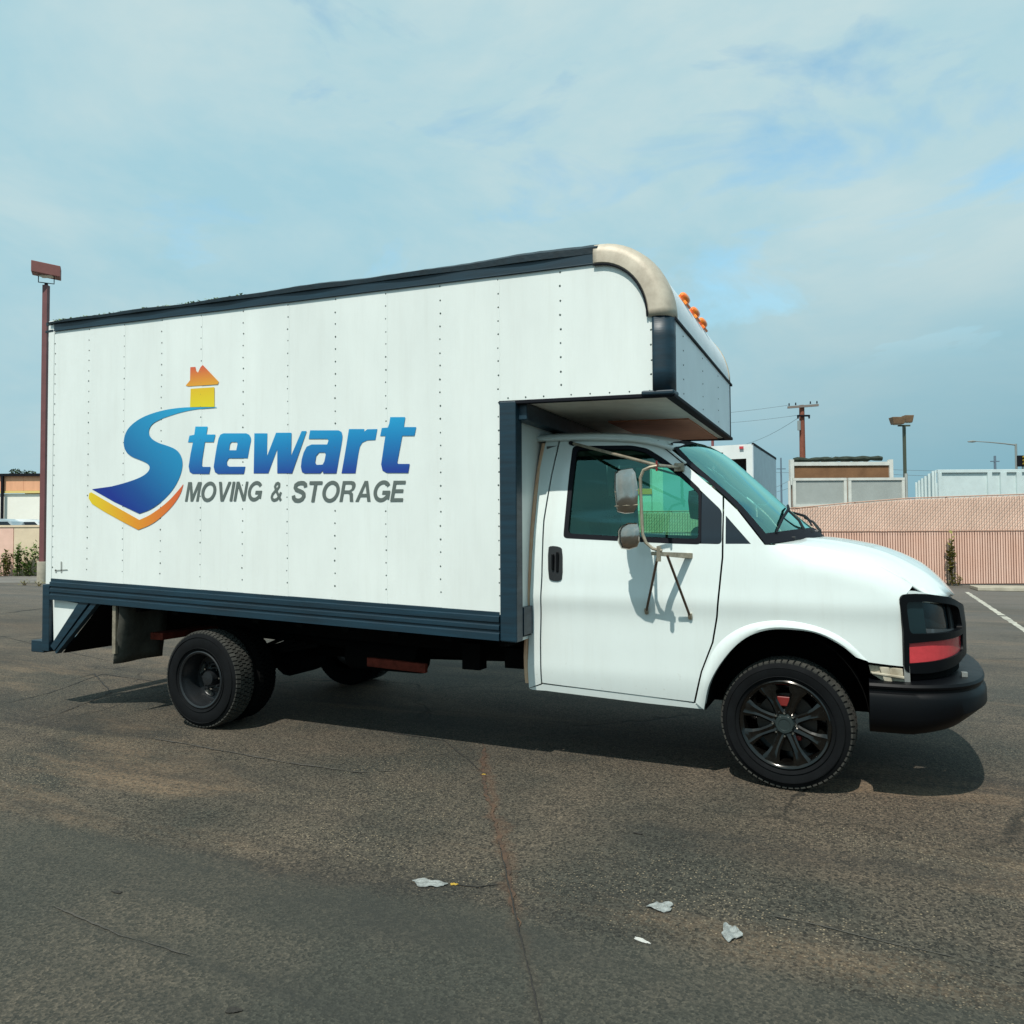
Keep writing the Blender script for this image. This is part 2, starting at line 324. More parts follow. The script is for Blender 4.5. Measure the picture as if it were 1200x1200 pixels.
# ================================================================== GROUND
def asphalt_mat():
    M = bpy.data.materials.new('worn_asphalt'); M.use_nodes = True; n = M.node_tree.nodes; l = M.node_tree.links; b = n['Principled BSDF']
    t = N(n, 'ShaderNodeTexCoord')
    def no(sc, det=5, ro=.6, dist=0, scale=None):
        mpn = N(n, 'ShaderNodeMapping'); l.new(t.outputs['Object'], mpn.inputs[0])
        if scale: mpn.inputs['Scale'].default_value = scale
        z = N(n, 'ShaderNodeTexNoise'); z.inputs['Scale'].default_value = sc; z.inputs['Detail'].default_value = det
        z.inputs['Roughness'].default_value = ro; z.inputs['Distortion'].default_value = dist; l.new(mpn.outputs[0], z.inputs['Vector']); return z.outputs['Fac']
    def ramp(src, a, b_, ca=(0, 0, 0), cb=(1, 1, 1)):
        r = N(n, 'ShaderNodeValToRGB'); r.color_ramp.elements[0].position = a; r.color_ramp.elements[1].position = b_
        r.color_ramp.elements[0].color = (*ca, 1); r.color_ramp.elements[1].color = (*cb, 1); l.new(src, r.inputs[0]); return r.outputs[0]
    def mix(f, a, b_, mode='MIX'):
        x = N(n, 'ShaderNodeMixRGB', blend_type=mode)
        for s_, i in ((f, 0), (a, 1), (b_, 2)):
            if hasattr(s_, 'is_linked'): l.new(s_, x.inputs[i])
            else: x.inputs[i].default_value = s_ if i == 0 else (*s_, 1)
        return x.outputs[0]
    def mth(op, a, b_):
        x = N(n, 'ShaderNodeMath', operation=op)
        for s_, i in ((a, 0), (b_, 1)):
            if hasattr(s_, 'is_linked'): l.new(s_, x.inputs[i])
            else: x.inputs[i].default_value = s_
        return x.outputs[0]
    base = mix(ramp(no(.55, 6, .62), .40, .60), (.055, .056, .047), (.125, .104, .080))
    base = mix(mth('MULTIPLY', ramp(no(.35, 4, .6, .3, (.5, 1.6, 1)), .5, .7), .7), base, (.125, .090, .064))
    # bare stone worn through in patches
    sx = N(n, 'ShaderNodeSeparateXYZ'); l.new(t.outputs['Object'], sx.inputs[0])
    slope = mth('ADD', sx.outputs['Y'], mth('MULTIPLY', sx.outputs['X'], -.03))
    edge = mth('ADD', slope, mth('MULTIPLY', no(.8, 5, .65), 1.1))
    wornband = N(n, 'ShaderNodeMapRange', interpolation_type='SMOOTHSTEP'); l.new(edge, wornband.inputs[0])
    wornband.inputs['From Min'].default_value = -2.65; wornband.inputs['From Max'].default_value = -2.1
    worn = mth('MULTIPLY', wornband.outputs[0], ramp(no(.9, 5, .6, .2, (.6, 1.4, 1)), .40, .62))
    vo = N(n, 'ShaderNodeTexVoronoi'); vo.inputs['Scale'].default_value = 85; vo.inputs['Randomness'].default_value = 1; l.new(t.outputs['Object'], vo.inputs['Vector'])
    cs = N(n, 'ShaderNodeSeparateColor'); l.new(vo.outputs['Color'], cs.inputs[0])
    base = mix(1.0, base, ramp(cs.outputs[2], .0, 1.0, (.22, .22, .22), (1.75, 1.68, 1.56)), 'MULTIPLY')
    stone = mth('MULTIPLY', ramp(cs.outputs[0], .66, .80), ramp(vo.outputs['Distance'], .30, .45, (1, 1, 1), (0, 0, 0)))
    stcol = mix(cs.outputs[1], (.20, .175, .13), (.42, .34, .22))
    amt = mth('MULTIPLY', stone, mth('ADD', mth('MULTIPLY', worn, .95), .27))
    col = mix(amt, base, stcol)
    # darker binder between stones, fine grain
    col = mix(mth('MULTIPLY', ramp(no(75, 3, .7), .45, .62, (1, 1, 1), (0, 0, 0)), .55), col, (.018, .020, .018))
    col = mix(mth('MULTIPLY', ramp(no(210, 2, .6), .55, .75), .35), col, (.15, .135, .11))
    # sandy dirt drifts
    dr = ramp(no(.62, 7, .62, .5, (.45, 1.9, 1)), .54, .66)
    dg = mth('MULTIPLY', mth('MULTIPLY', dr, ramp(no(38, 4, .8), .38, .58)), .48)
    dg = mth('MULTIPLY', dg, wornband.outputs[0])
    col = mix(dg, col, (.30, .205, .125))
    # dark tyre and oil marks, long in x
    tm = ramp(no(.95, 6, .62, .6, (.20, 1.9, 1)), .52, .66)
    col = mix(mth('MULTIPLY', mth('MULTIPLY', tm, .75), ramp(no(24, 5, .8), .30, .55)), col, (.026, .026, .024))
    # hairline cracks
    dv = N(n, 'ShaderNodeTexNoise'); dv.inputs['Scale'].default_value = 1.7; dv.inputs['Detail'].default_value = 6; l.new(t.outputs['Object'], dv.inputs['Vector'])
    va = N(n, 'ShaderNodeVectorMath', operation='MULTIPLY_ADD'); l.new(dv.outputs['Color'], va.inputs[0]); va.inputs[1].default_value = (.9, .9, 0); l.new(t.outputs['Object'], va.inputs[2])
    vc = N(n, 'ShaderNodeTexVoronoi', feature='DISTANCE_TO_EDGE'); vc.inputs['Scale'].default_value = .42; l.new(va.outputs[0], vc.inputs['Vector'])
    crk = mth('MULTIPLY', ramp(vc.outputs['Distance'], .003, .009, (1, 1, 1), (0, 0, 0)), ramp(no(.4, 3), .46, .56))
    back = N(n, 'ShaderNodeMapRange'); l.new(sx.outputs['Y'], back.inputs[0]); back.inputs['From Min'].default_value = -1.9; back.inputs['From Max'].default_value = -.9
    crk = mth('MULTIPLY', crk, back.outputs[0])
    col = mix(mth('MULTIPLY', crk, .8), col, (.014, .014, .012))
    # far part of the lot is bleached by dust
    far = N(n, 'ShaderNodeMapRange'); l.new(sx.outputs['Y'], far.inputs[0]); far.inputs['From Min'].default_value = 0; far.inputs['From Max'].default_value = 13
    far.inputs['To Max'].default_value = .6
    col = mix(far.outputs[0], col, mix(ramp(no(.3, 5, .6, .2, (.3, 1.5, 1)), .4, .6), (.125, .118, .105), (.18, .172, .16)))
    pa, pb = onZ(566, 872), onZ(612, 1100); k_ = (pb.x-pa.x)/(pb.y-pa.y)
    dist = mth('ABSOLUTE', mth('ADD', mth('SUBTRACT', sx.outputs['X'], mth('ADD', mth('MULTIPLY', sx.outputs['Y'], k_), pa.x-k_*pa.y)), mth('MULTIPLY', mth('SUBTRACT', no(4.5, 7, .8), .5), .38)), 0)
    band = ramp(dist, .0, .055, (1, 1, 1), (0, 0, 0)); nearm = N(n, 'ShaderNodeMapRange'); l.new(sx.outputs['Y'], nearm.inputs[0]); nearm.inputs['From Min'].default_value = -3.9; nearm.inputs['From Max'].default_value = -2.3
    rng = mth('MULTIPLY', nearm.outputs[0], mth('LESS_THAN', sx.outputs['Y'], -.9))
    col = mix(mth('MULTIPLY', mth('MULTIPLY', band, rng), .42), col, (.125, .070, .042))
    # the lowest strip nearest the camera was re-sealed: darker and greener
    seal = N(n, 'ShaderNodeMapRange', interpolation_type='SMOOTHSTEP'); l.new(mth('ADD', slope, mth('MULTIPLY', no(1.3, 5, .7), .55)), seal.inputs[0])
    seal.inputs['From Min'].default_value = -2.78; seal.inputs['From Max'].default_value = -2.62; seal.inputs['To Min'].default_value = .42; seal.inputs['To Max'].default_value = 0
    col = mix(seal.outputs[0], col, (.050, .056, .047))
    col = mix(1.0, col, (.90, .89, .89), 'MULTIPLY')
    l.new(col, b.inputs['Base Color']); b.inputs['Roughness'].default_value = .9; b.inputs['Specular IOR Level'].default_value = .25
    h = mth('ADD', mth('MULTIPLY', no(90, 3, .7), .6), mth('MULTIPLY', vo.outputs['Distance'], .55))
    h = mth('ADD', h, mth('MULTIPLY', no(14, 4, .6), .5)); h = mth('SUBTRACT', h, mth('MULTIPLY', crk, 1.5))
    bp = N(n, 'ShaderNodeBump'); bp.inputs['Strength'].default_value = .8; bp.inputs['Distance'].default_value = .006
    l.new(h, bp.inputs['Height']); l.new(bp.outputs[0], b.inputs['Normal']); return M
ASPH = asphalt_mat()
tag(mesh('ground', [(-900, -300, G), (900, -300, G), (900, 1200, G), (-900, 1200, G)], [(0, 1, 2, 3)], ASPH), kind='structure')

# earth-filled crack running towards the camera, as a ragged ribbon a few mm proud of the asphalt
dirtm = mat('crack_dirt', (.10, .055, .03), .95, col2=(.030, .022, .017), vs=14, bump=.5, bs=90, bd=.004)
darkseam = mat('dark_crack', (.022, .020, .017), .95, var=.4, vs=30)  # dark tone of the narrow cracks
def ribbon(name, pts, w, m, z=.004, jit=.7, st=.014):
    P = resample(pts, st, False); vs = []; fs = []
    rnd = random.Random(len(P)); off = 0; wj = 0
    for i, p in enumerate(P):
        a = P[max(i-1, 0)]; b = P[min(i+1, len(P)-1)]; d = Vector((b[0]-a[0], b[1]-a[1])).normalized(); q = Vector((-d.y, d.x))
        off = off*.92+rnd.uniform(-1, 1)*w*.28; wj = wj*.8+rnd.uniform(-1, 1)*jit*.5
        t = i/(len(P)-1); ww = w*max(.15, 1+wj)*min(1, 8*t+.1, 8*(1-t)+.1)
        c = Vector(p)+q*off; vs += [(*(c-q*ww/2), G+z), (*(c+q*ww/2), G+z)]
        if i: k = 2*i; fs.append((k-2, k, k+1, k-1))
    return tag(mesh(name, vs, fs, m), kind='structure')
def gp(*uv): return [tuple(onZ(u, v)[:2]) for u, v in uv]
ribbon('pavement_crack', gp((566, 872), (567, 905), (574, 935), (580, 965), (590, 1000), (600, 1045), (608, 1088)), .022, dirtm, .004)
ribbon('pavement_crack', gp((583, 985), (594, 1030), (606, 1082), (622, 1150), (634, 1200), (650, 1260)), .006, darkseam, .008)
ribbon('pavement_crack', gp((566, 905), (520, 868), (478, 862), (430, 852)), .010, darkseam, .004)
ribbon('pavement_crack', gp((586, 1037), (560, 1040), (525, 1036)), .010, darkseam, .004)
ribbon('pavement_crack', gp((0, 826), (60, 812), (120, 790), (190, 800)), .012, darkseam, .004)
ribbon('pavement_crack', gp((0, 852), (70, 836), (130, 812), (110, 790), (70, 800)), .010, darkseam, .008)
faint = mat('faint_crack', (.040, .038, .033), .95, col2=(.075, .067, .055), vs=18)
ribbon('pavement_crack', gp((160, 862), (250, 878), (330, 893), (420, 906), (475, 903)), .013, faint, .0055, .9)
ribbon('pavement_crack', gp((225, 1122), (140, 1097), (60, 1062)), .006, faint, .0055, .9)
ribbon('pavement_crack', gp((870, 1068), (960, 1085), (1060, 1110), (1210, 1142)), .006, faint, .0055, .9)
ribbon('pavement_crack', gp((567, 905), (530, 925), (470, 938), (400, 941)), .005, faint, .0055, .9)
ribbon('pavement_crack', gp((0, 719), (52, 713), (120, 705)), .05, darkseam, .004)
ribbon('pavement_crack', gp((0, 745), (60, 760), (130, 775)), .012, darkseam, .004)

# ================================================================== TRUCK
T = thing('moving_truck', 'white box moving truck with navy trim, swoosh logo and black wheels parked on asphalt', 'truck')
def tz(x, z): return z-0.031*(x+2)          # the body sits nose-down on its springs
XR, XW, XF = -6.34, -1.67, -.60
HY = 1.23; ZR0, ZR1, ZT, ZO, ZS = .818, 1.0116, 3.2989, 2.4395, 2.93
def q3(x, y, z): return Vector((x, y, tz(x, z)))

# --- side panels, sheet by sheet, each lapped a little over the next, with rivet rows
seams = [-6.345]+[-6.316+.4535*k for k in range(1, 12)]+[-.70]
CX, CZ, RC, RZ = -1.075, 2.925, .475, .522     # centre and radius of the rounded nose
def cap_in(x):                       # inner edge of the rounded cap, in untilted z
    if x < CX: return ZT+.004
    a = min(1, (x-CX)/(RC-.13)); return CZ+(RZ-.15)*sqrt(max(0, 1-a*a))
for i in range(len(seams)-1):
    x0, x1 = seams[i], seams[i+1]
    zb = ZR1-.02 if x1 <= -1.75 else ZO
    if x0 < -1.7 < x1: x1b = x1
    for side in (-1, 1):
        y = side*HY
        top = [(x, cap_in(x)+.03 if x > CX else ZT+.03) for x in [x1-(x1-x0)*k/8 for k in range(9)]]
        bot = [(x0, zb), (x1, zb)]
        if x0 < -1.80 < x1 and False:           # sheet above the cab corner steps up
            bot = [(x0, ZR1-.02), (-1.785, ZR1-.02), (-1.785, ZO), (x1, ZO)]
        poly = bot+top
        b = B(); yo = side*(.0015 if i % 2 else 0)
        b.prism([q3(x, y+yo, z) for x, z in poly], (0, -side*.02, 0))
        p = b.obj('side_panel', boxw, T)
        if side == -1:
            rb = B(); rr = random.Random(i)
            xs = [x1-.012] + ([x0+.012] if i == 0 else [])
            for xx in xs:
                if xx > -.75: xx = -.735
                lo = ZO+.05 if xx > -1.65 else ZR1+.03
                hi = ZT-.02 if xx < CX else cap_in(xx)-.05
                k = 0; z = hi
                while z > lo:
                    c = q3(xx+rr.uniform(-.003, .003), -HY-.0015, z+rr.uniform(-.004, .004))
                    r_ = .0068*rr.uniform(.8, 1.15)
                    rb.add([c+Vector((r_*cos(a*pi/3), 0, r_*sin(a*pi/3))) for a in range(6)]+[c+Vector((0, -.005, 0))], [(a, (a+1) % 6, 6) for a in range(6)])
                    z -= .094
            if i >= 10:  # bottom row along the overhang
                z = ZO+.022; xx = x0+.06
                while xx < x1-.03:
                    c = q3(xx, -HY-.0015, z); r_ = .006
                    rb.add([c+Vector((r_*cos(a*pi/3), 0, r_*sin(a*pi/3))) for a in range(6)]+[c+Vector((0, -.005, 0))], [(a, (a+1) % 6, 6) for a in range(6)]); xx += .13
            tag(rb.obj('rivet_row', riv, p, True), kind='stuff')
# --- rear frame posts
rb = B()
rb.box((-6.43, -HY-.002, 1.09), (-6.35, -1.12, 3.54)); rb.obj('rear_frame_post', boxw, T, bevel=.006)
rb = B(); rb.box((-6.43, 1.12, 1.09), (-6.35, HY, 3.54)); rb.obj('rear_frame_post', boxw, T, bevel=.006)
B().box((-6.46, -HY+.02, 3.36), (-6.34, HY-.02, 3.50)).obj('rear_header', boxw, T)
B().box((-6.415, -1.12, 1.05), (-6.39, 1.12, 3.4)).obj('rear_door', boxw, T)
B().box((-6.47, -HY-.004, 3.435), (-6.36, HY, 3.455)).box((-6.46, -HY-.004, 3.50), (-6.36, HY, 3.53)).obj('drip_edge', blued, T)
# --- roof rail (navy strip + dark wavy membrane edge)
b = B(); b.hexa([q3(XR, -HY-.012, ZT), q3(CX, -HY-.012, ZT), q3(CX, -HY+.03, ZT), q3(XR, -HY+.03, ZT), q3(XR, -HY-.012, ZT+.072), q3(CX, -HY-.012, ZT+.072), q3(CX, -HY+.03, ZT+.072), q3(XR, -HY+.03, ZT+.072)])
b.hexa([q3(XR, -HY-.016, ZT), q3(CX, -HY-.016, ZT), q3(CX, -HY, ZT), q3(XR, -HY, ZT), q3(XR, -HY-.016, ZT+.008), q3(CX, -HY-.016, ZT+.008), q3(CX, -HY, ZT+.008), q3(XR, -HY, ZT+.008)])
b.obj('roof_rail', blue, T, bevel=.003)
b = B()
for s_ in (-1,):
    rings = []; n_ = 90
    for k in range(n_+1):
        x = XR-.06+(CX-XR+.06)*k/n_; t = k/n_
        w = .006*sin(x*3.1)+.003*sin(x*7)+random.uniform(-.0015, .0015)
        th = .030+w+.038*t; o_ = -.02-.012*(1-t)-.006*sin(x*7)
        rings.append([q3(x, -HY+o_, ZT+.070), q3(x, -HY+o_-.004, ZT+.070+th*.6), q3(x, -HY+.02, ZT+.072+th), q3(x, -HY+.25, ZT+.090+th), q3(x, -HY+.25, ZT+.06)])
    b.loft(rings, True, True)
b.obj('roof_edge_membrane', blued, T, True)
b = B(); b.box((XR, -1.0, 3.40), (CX, HY-.02, 3.42)); 
for v in b.v: v.z = tz(v.x, v.z-.02)
b.obj('box_roof', boxf, T)
# moss along the rear of the roof edge
mossm = mat('moss', (.22, .30, .09), .95, var=.5, vs=30)
b = B(); rr = random.Random(5)
for k in range(300):
    x = XR+rr.random()**1.4*2.3; c = q3(x, -HY-.02+rr.uniform(0, .06), ZT+.100+.012*(x-XR)/5.2+rr.uniform(-.010, .006)); r_ = rr.uniform(.006, .014)
    b.add([c+Vector((rr.uniform(-1, 1)*r_*1.6, rr.uniform(-1, 1)*r_, rr.uniform(-.6, .8)*r_)) for _ in range(4)], [(0, 1, 2), (0, 2, 3), (0, 3, 1), (1, 3, 2)])
tag(b.obj('roof_moss', mossm, T), kind='stuff')
# --- bottom rail, ribbed
prof = [(0, 0), (.018, 0), (.018, .045), (.008, .052), (.008, .066), (.018, .073), (.018, .098), (.008, .105), (.008, .118), (.018, .125), (.018, .160), (.006, .166), (.006, .19), (0, .1936)]
for side in (-1, 1):
    b = B(); b.loft([[q3(x, side*(HY+a), ZR0+c) for a, c in prof]+[q3(x, side*(HY-.05), ZR0+.19), q3(x, side*(HY-.05), ZR0)] for x in (XR-.01, XW-.12)], True, True)
    b.obj('bottom_rail', blue, T)
    # front post of the cargo wall
    b = B(); b.hexa([q3(-1.785, side*(HY+.014), ZR0-.005), q3(-1.66, side*(HY+.014), ZR0-.005), q3(-1.66, side*1.13, ZR0-.005), q3(-1.785, side*1.13, ZR0-.005), q3(-1.785, side*(HY+.014), ZO), q3(-1.66, side*(HY+.014), ZO), q3(-1.66, side*1.13, ZO), q3(-1.785, side*1.13, ZO)])
    b.obj('front_post', blue, T, bevel=.012)
# --- bulkhead behind the cab + header
b = B(); b.box((-1.72, -1.13, .80), (-1.69, 1.13, 2.46)); b.obj('bulkhead_wall', boxw, T)
b = B(); b.box((-1.69, -1.19, 2.30), (-1.60, 1.19, 2.42)); b.obj('header_beam', blue, T, bevel=.01)
b = B(); b.box((-1.685, -1.13, .84), (-1.655, 1.13, 1.03))
b.obj('bulkhead_sill', blue, T)
# --- overhang floor with black lip
b = B(); b.hexa([q3(-1.66, -1.21, ZO-.004), q3(-.66, -1.21, ZO-.004), q3(-.66, 1.21, ZO-.004), q3(-1.66, 1.21, ZO-.004), q3(-1.66, -1.21, ZO+.02), q3(-.66, -1.21, ZO+.02), q3(-.66, 1.21, ZO+.02), q3(-1.66, 1.21, ZO+.02)])
b.obj('overhang_floor', soff, T)
b = B(); b.hexa([q3(-1.35, -.15, ZO-.014), q3(-.72, -.15, ZO-.014), q3(-.72, 1.17, ZO-.014), q3(-1.35, 1.17, ZO-.014), q3(-1.35, -.15, ZO-.004), q3(-.72, -.15, ZO-.004), q3(-.72, 1.17, ZO-.004), q3(-1.35, 1.17, ZO-.004)])
b.obj('plywood_patch', ply, T)
b = B()
for (xa, xb, ya, yb) in ((-1.79, -.62, -1.238, -1.20), (-1.66, -.62, 1.20, 1.238), (-.655, -.592, -1.235, 1.235)):
    b.hexa([q3(xa, ya, ZO-.022), q3(xb, ya, ZO-.022), q3(xb, yb, ZO-.022), q3(xa, yb, ZO-.022), q3(xa, ya, ZO+.004), q3(xb, ya, ZO+.004), q3(xb, yb, ZO+.004), q3(xa, yb, ZO+.004)])
b.obj('overhang_lip', gasket, T, bevel=.006)
B().hexa([q3(-.80, -1.25, ZO-.010), q3(-.592, -1.25, ZO-.010), q3(-.585, -1.13, ZO-.010), q3(-.78, -1.13, ZO-.010), q3(-.80, -1.25, ZO+.022), q3(-.592, -1.25, ZO+.022), q3(-.585, -1.13, ZO+.022), q3(-.78, -1.13, ZO+.022)]).obj('corner_plate', blue, T, bevel=.012)
# --- rounded nose
def npath():
    P = []
    for k in range(15):
        a = pi/2*(1-k/14); P.append((CX+RC*cos(a), CZ+RZ*sin(a), cos(a), sin(a)))
    return P
def rise(z): return z
csec = [(-1.243, -.150), (-1.250, -.140), (-1.250, -.075), (-1.243, -.045), (-1.222, -.020), (-1.185, -.004), (-1.13, .004), (-1.10, .004), (-1.10, -.02)]
def sweep(path, cs, m, name, flip=1, smooth=True):
    b = B(); b.loft([[q3(x+n*nx, flip*y, z+n*nz) for (y, n) in cs] for (x, z, nx, nz) in path], False); o = b.obj(name, m, T, smooth)
    sm = o.modifiers.new('solid', 'SOLIDIFY'); sm.thickness = .006; sm.offset = 0; return o
pth = npath()
ext = [(CX-.03, CZ+RZ, 0, 1)]
for flip in (1, -1):
    sweep(ext+pth, csec, beige, 'nose_corner_cap', flip)
    cpost = [(-1.243, -.125), (-1.246, -.11), (-1.238, -.05), (-1.215, -.018), (-1.18, -.003), (-1.15, 0), (-1.15, -.02)]
    sweep([(XF-.0, z, 1, 0) for z in (ZO, 2.6, 2.8, CZ-.002)], cpost, blue, 'corner_post', flip)
# lighter inner weld line of the cap
b = B(); b.tube([q3(CX-.0+(RC-.155)*cos(a)*1.0 if k else CX-.03, -1.2495, CZ+(RZ-.155)*sin(a)) for k, a in enumerate([pi/2*(1-j/14) for j in range(15)])], .006, 6); b.obj('cap_seam', gasket, T, True)
b = B(); NY = 12
b.loft([[q3(x, -1.12+2.24*k/NY, z) for k in range(NY+1)] for (x, z, nx, nz) in [(CX-.4, CZ+RZ, 0, 1)]+pth], False)
b.obj('nose_skin', boxf, T, True)
b = B(); b.box((XF-.03, -1.16, ZO), (XF-.004, 1.16, CZ-.008))
for v in b.v: v.z = tz(v.x, v.z)
fp = b.obj('front_panel', boxf, T)
rb = B()
for yy in (-.9, -.2, .5):
    for k in range(5):
        c = q3(XF-.003, yy, ZO+.05+k*.095); rb.add([c+Vector((0, .0065*cos(a*pi/3), .0065*sin(a*pi/3))) for a in range(6)]+[c+Vector((.005, 0, 0))], [(a, (a+1) % 6, 6) for a in range(6)])
tag(rb.obj('rivet_row', riv, fp), kind='stuff')
b = B(); b.box((XF-.008, -1.17, CZ-.012), (XF+.008, 1.245, CZ+.006)); 
for v in b.v: v.z = tz(v.x, v.z)
b.obj('nose_seam_trim', gasket, T)
# amber clearance lamps on the nose
for (u, v) in ((801, 347), (813, 361), (822, 373)):
    a = radians(35); x = CX+RC*cos(a); P = onX(u, v, x); 
    base = q3(x, P.y, CZ+RZ*sin(a)); nrm = Vector((cos(a), 0, sin(a))); tan = Vector((-sin(a), 0, cos(a)))
    h = B(); h.hexa([base+Vector((0, sy*.065, 0))+tan*st*.045+nrm*(0 if lay == 0 else .02) for lay in (0, 1) for (sy, st) in ((-1, -1), (1, -1), (1, 1), (-1, 1))])
    lo = h.obj('clearance_lamp', orangel, T, bevel=.004)
    h = B(); rings = []
    for lay, (sc, hh) in enumerate(((1, .018), (.97, .030), (.85, .042), (.6, .050), (.2, .054))):
        rings.append([base+Vector((0, .085*sc*cos(2*pi*k/14), 0))+tan*(.042*sc*sin(2*pi*k/14)+.02)+nrm*hh for k in range(14)])
    h.loft(rings, True, True); h.obj('lens', orangel, lo, True)
# box interior floor / underside
b = B(); b.hexa([q3(XR, -1.16, ZR0+.02), q3(XW, -1.16, ZR0+.02), q3(XW, 1.16, ZR0+.02), q3(XR, 1.16, ZR0+.02), q3(XR, -1.16, ZR0+.12), q3(XW, -1.16, ZR0+.12), q3(XW, 1.16, ZR0+.12), q3(XR, 1.16, ZR0+.12)])
b.obj('box_floor', dark, T)
for k in range(11):
    x = -6.2+k*.44; b = B(); b.box((x-.03, -1.15, tz(x, ZR0-.05)), (x+.03, 1.15, tz(x, ZR0+.018))); b.obj('floor_crossmember', dark, T)
for s_ in (-1, 1):
    b = B(); b.hexa([Vector((x, s_*.43+dy, tz(x, z))) for z in (.58, .77) for (x, dy) in ((-6.2, -.035), (.7, -.035), (.7, .035), (-6.2, .035))]); b.obj('chassis_rail', dark, T)
# rear step frame, white gusset, diagonal brace
for y0 in (-1.236, 1.13): B().box((-6.465, y0, .475), (-6.37, y0+.106, 1.088)).obj('rear_leg', blue, T, bevel=.006)
B().box((-6.64, -1.22, .455), (-6.46, 1.22, .565)).obj('rear_step', blue, T, bevel=.008)
yg = -1.20
b = B(); b.prism([onY(62, 702, yg), onY(92, 707, yg), onY(63, 753, yg)], (0, .012, 0)); b.obj('gusset_plate', boxw, T)
A0, A1, A2, A3 = onY(92, 706, -1.235), onY(113, 708, -1.235), onY(66, 766, -1.235), onY(59, 757, -1.235)
b = B(); b.prism([A0, A0.lerp(A1, .55), A3.lerp(A2, .6), A3], (0, .06, 0)); b.prism([A0.lerp(A1, .7), A1, A2, A3.lerp(A2, .75)], (0, .05, 0)); b.obj('diagonal_brace', blue, T)
b = B(); b.hexa([Vector((A2.x, -1.17, A2.z)), Vector((A2.x+.03, -1.17, A2.z)), Vector((A2.x+.03, 1.17, A2.z)), Vector((A2.x, 1.17, A2.z)), Vector((A1.x, -1.17, A1.z+.02)), Vector((A1.x+.03, -1.17, A1.z+.02)), Vector((A1.x+.03, 1.17, A1.z+.02)), Vector((A1.x, 1.17, A1.z+.02))]); b.obj('skid_plate', dark, T)
# mud flaps
for s_ in (-1, 1):
    b = B(); rings = []
    for k in range(8):
        t = k/7; z = tz(-5.5, .86)-(.86-.30)*t; x = -5.50-.05*t+.015*sin(t*5)
        rings.append([Vector((x+.02*sin(j*1.3), s_*(1.20-.50*j/6), z)) for j in range(7)])
    b.loft(rings, False); o = b.obj('mud_flap', flap, T, True); sm = o.modifiers.new('s', 'SOLIDIFY'); sm.thickness = .012
B().box((-5.56, -1.215, .50), (-5.52, -1.19, .92)).obj('flap_hanger', bracket, T)
# chassis clutter
b = B(); b.hexa([Vector((x, y, z+dz)) for z in (0, .07) for (x, y, dz) in ((-3.10, -.90, .500), (-2.57, -.90, .482), (-2.57, -.86, .482), (-3.10, -.86, .500))]); b.obj('side_step_beam', rust, T, bevel=.006)
B().tube([(-4.9, -.3, .62), (-3.4, -.28, .55), (-1.2, -.25, .55)], .045, 10).obj('exhaust_pipe', dark, T, True)
B().tube([(-3.6, -.38, .5), (-2.9, -.38, .5)], .13, 14).obj('muffler', dark, T, True)
B().tube([(-4.5, 0, .42), (-1.0, 0, .55)], .05, 10).obj('drive_shaft', dark, T, True)
b = B(); b.tube([(-4.49, -.9, .375), (-4.49, -.25, .375), (-4.49, -.18, .375), (-4.49, .18, .375), (-4.49, .25, .375), (-4.49, .9, .375)], [.07, .07, .17, .17, .07, .07], 14); b.obj('rear_axle', dark, T, True)
B().tube([(0, -.75, .36), (0, .75, .36)], .05, 10).obj('front_axle', dark, T, True)
for s_ in (-1, 1):
    b = B()
    for k in range(4): b.tube([(-5.15+.12*k, s_*.55, .60+.02*k), (-4.49, s_*.55, .46+.02*k), (-3.85-.12*k, s_*.55, .58+.015*k)], .018, 6)
    b.obj('leaf_spring', dark, T)
B().box((-2.2, .3, .42), (-1.75, .95, .68)).obj('fuel_tank', dark, T, bevel=.03)
B().box((-2.35, -.72, .50), (-2.2, -.60, .70)).obj('battery_bracket', dark, T); B().box((-2.0, -.70, .53), (-1.85, -.62, .68)).obj('battery_bracket', dark, T)
B().box((-5.4, -.95, .60), (-5.25, -.3, .66)).obj('bumper_bracket', rust, T)

# ------------------------------------------------------------------ CAB
ZTOP = [(-1.7, 1.47), (-.35, 1.462), (-.1, 1.455), (.1, 1.447), (.3, 1.412), (.5, 1.342), (.66, 1.252), (.75, 1.19), (.86, 1.12), (.97, 1.05)]
def ztop(x): return sinterp(x, ZTOP)
def hw(x, z):
    h = .990
    if z < .62: h -= .030*min(1.2, (.62-z)/.20)**1.5
    h += .010*math.exp(-((z-1.09)/.07)**2) - .002*math.exp(-((z-.93)/.10)**2)
    if z > 1.16: h -= .030*min(1, (z-1.16)/.30)**1.5
    if x < -.1:
        if z > 1.46: h -= .170*((z-1.46)/.68)**1.25
    else:
        zt_ = ztop(x); e_ = min(1.0, max(0, (z-(zt_-.16))/.165))
        h -= .085*(1-sqrt(max(0, 1-e_**2.0)))*min(1, (x+.1)/.25)
    if x > .2: h -= .52*(x-.2)**2.5
    if x < -1.45 : h -= .02*((-1.45-x)/.25)**2
    return h
def onBody(u, v, off=0):
    y = .97
    for _ in range(14):
        P = onY(u, v, -y); y = .5*y+.5*(hw(P.x, P.z)+off)
    return (P.x, P.z)
def body_pts(px): return [onBody(*p) for p in px]
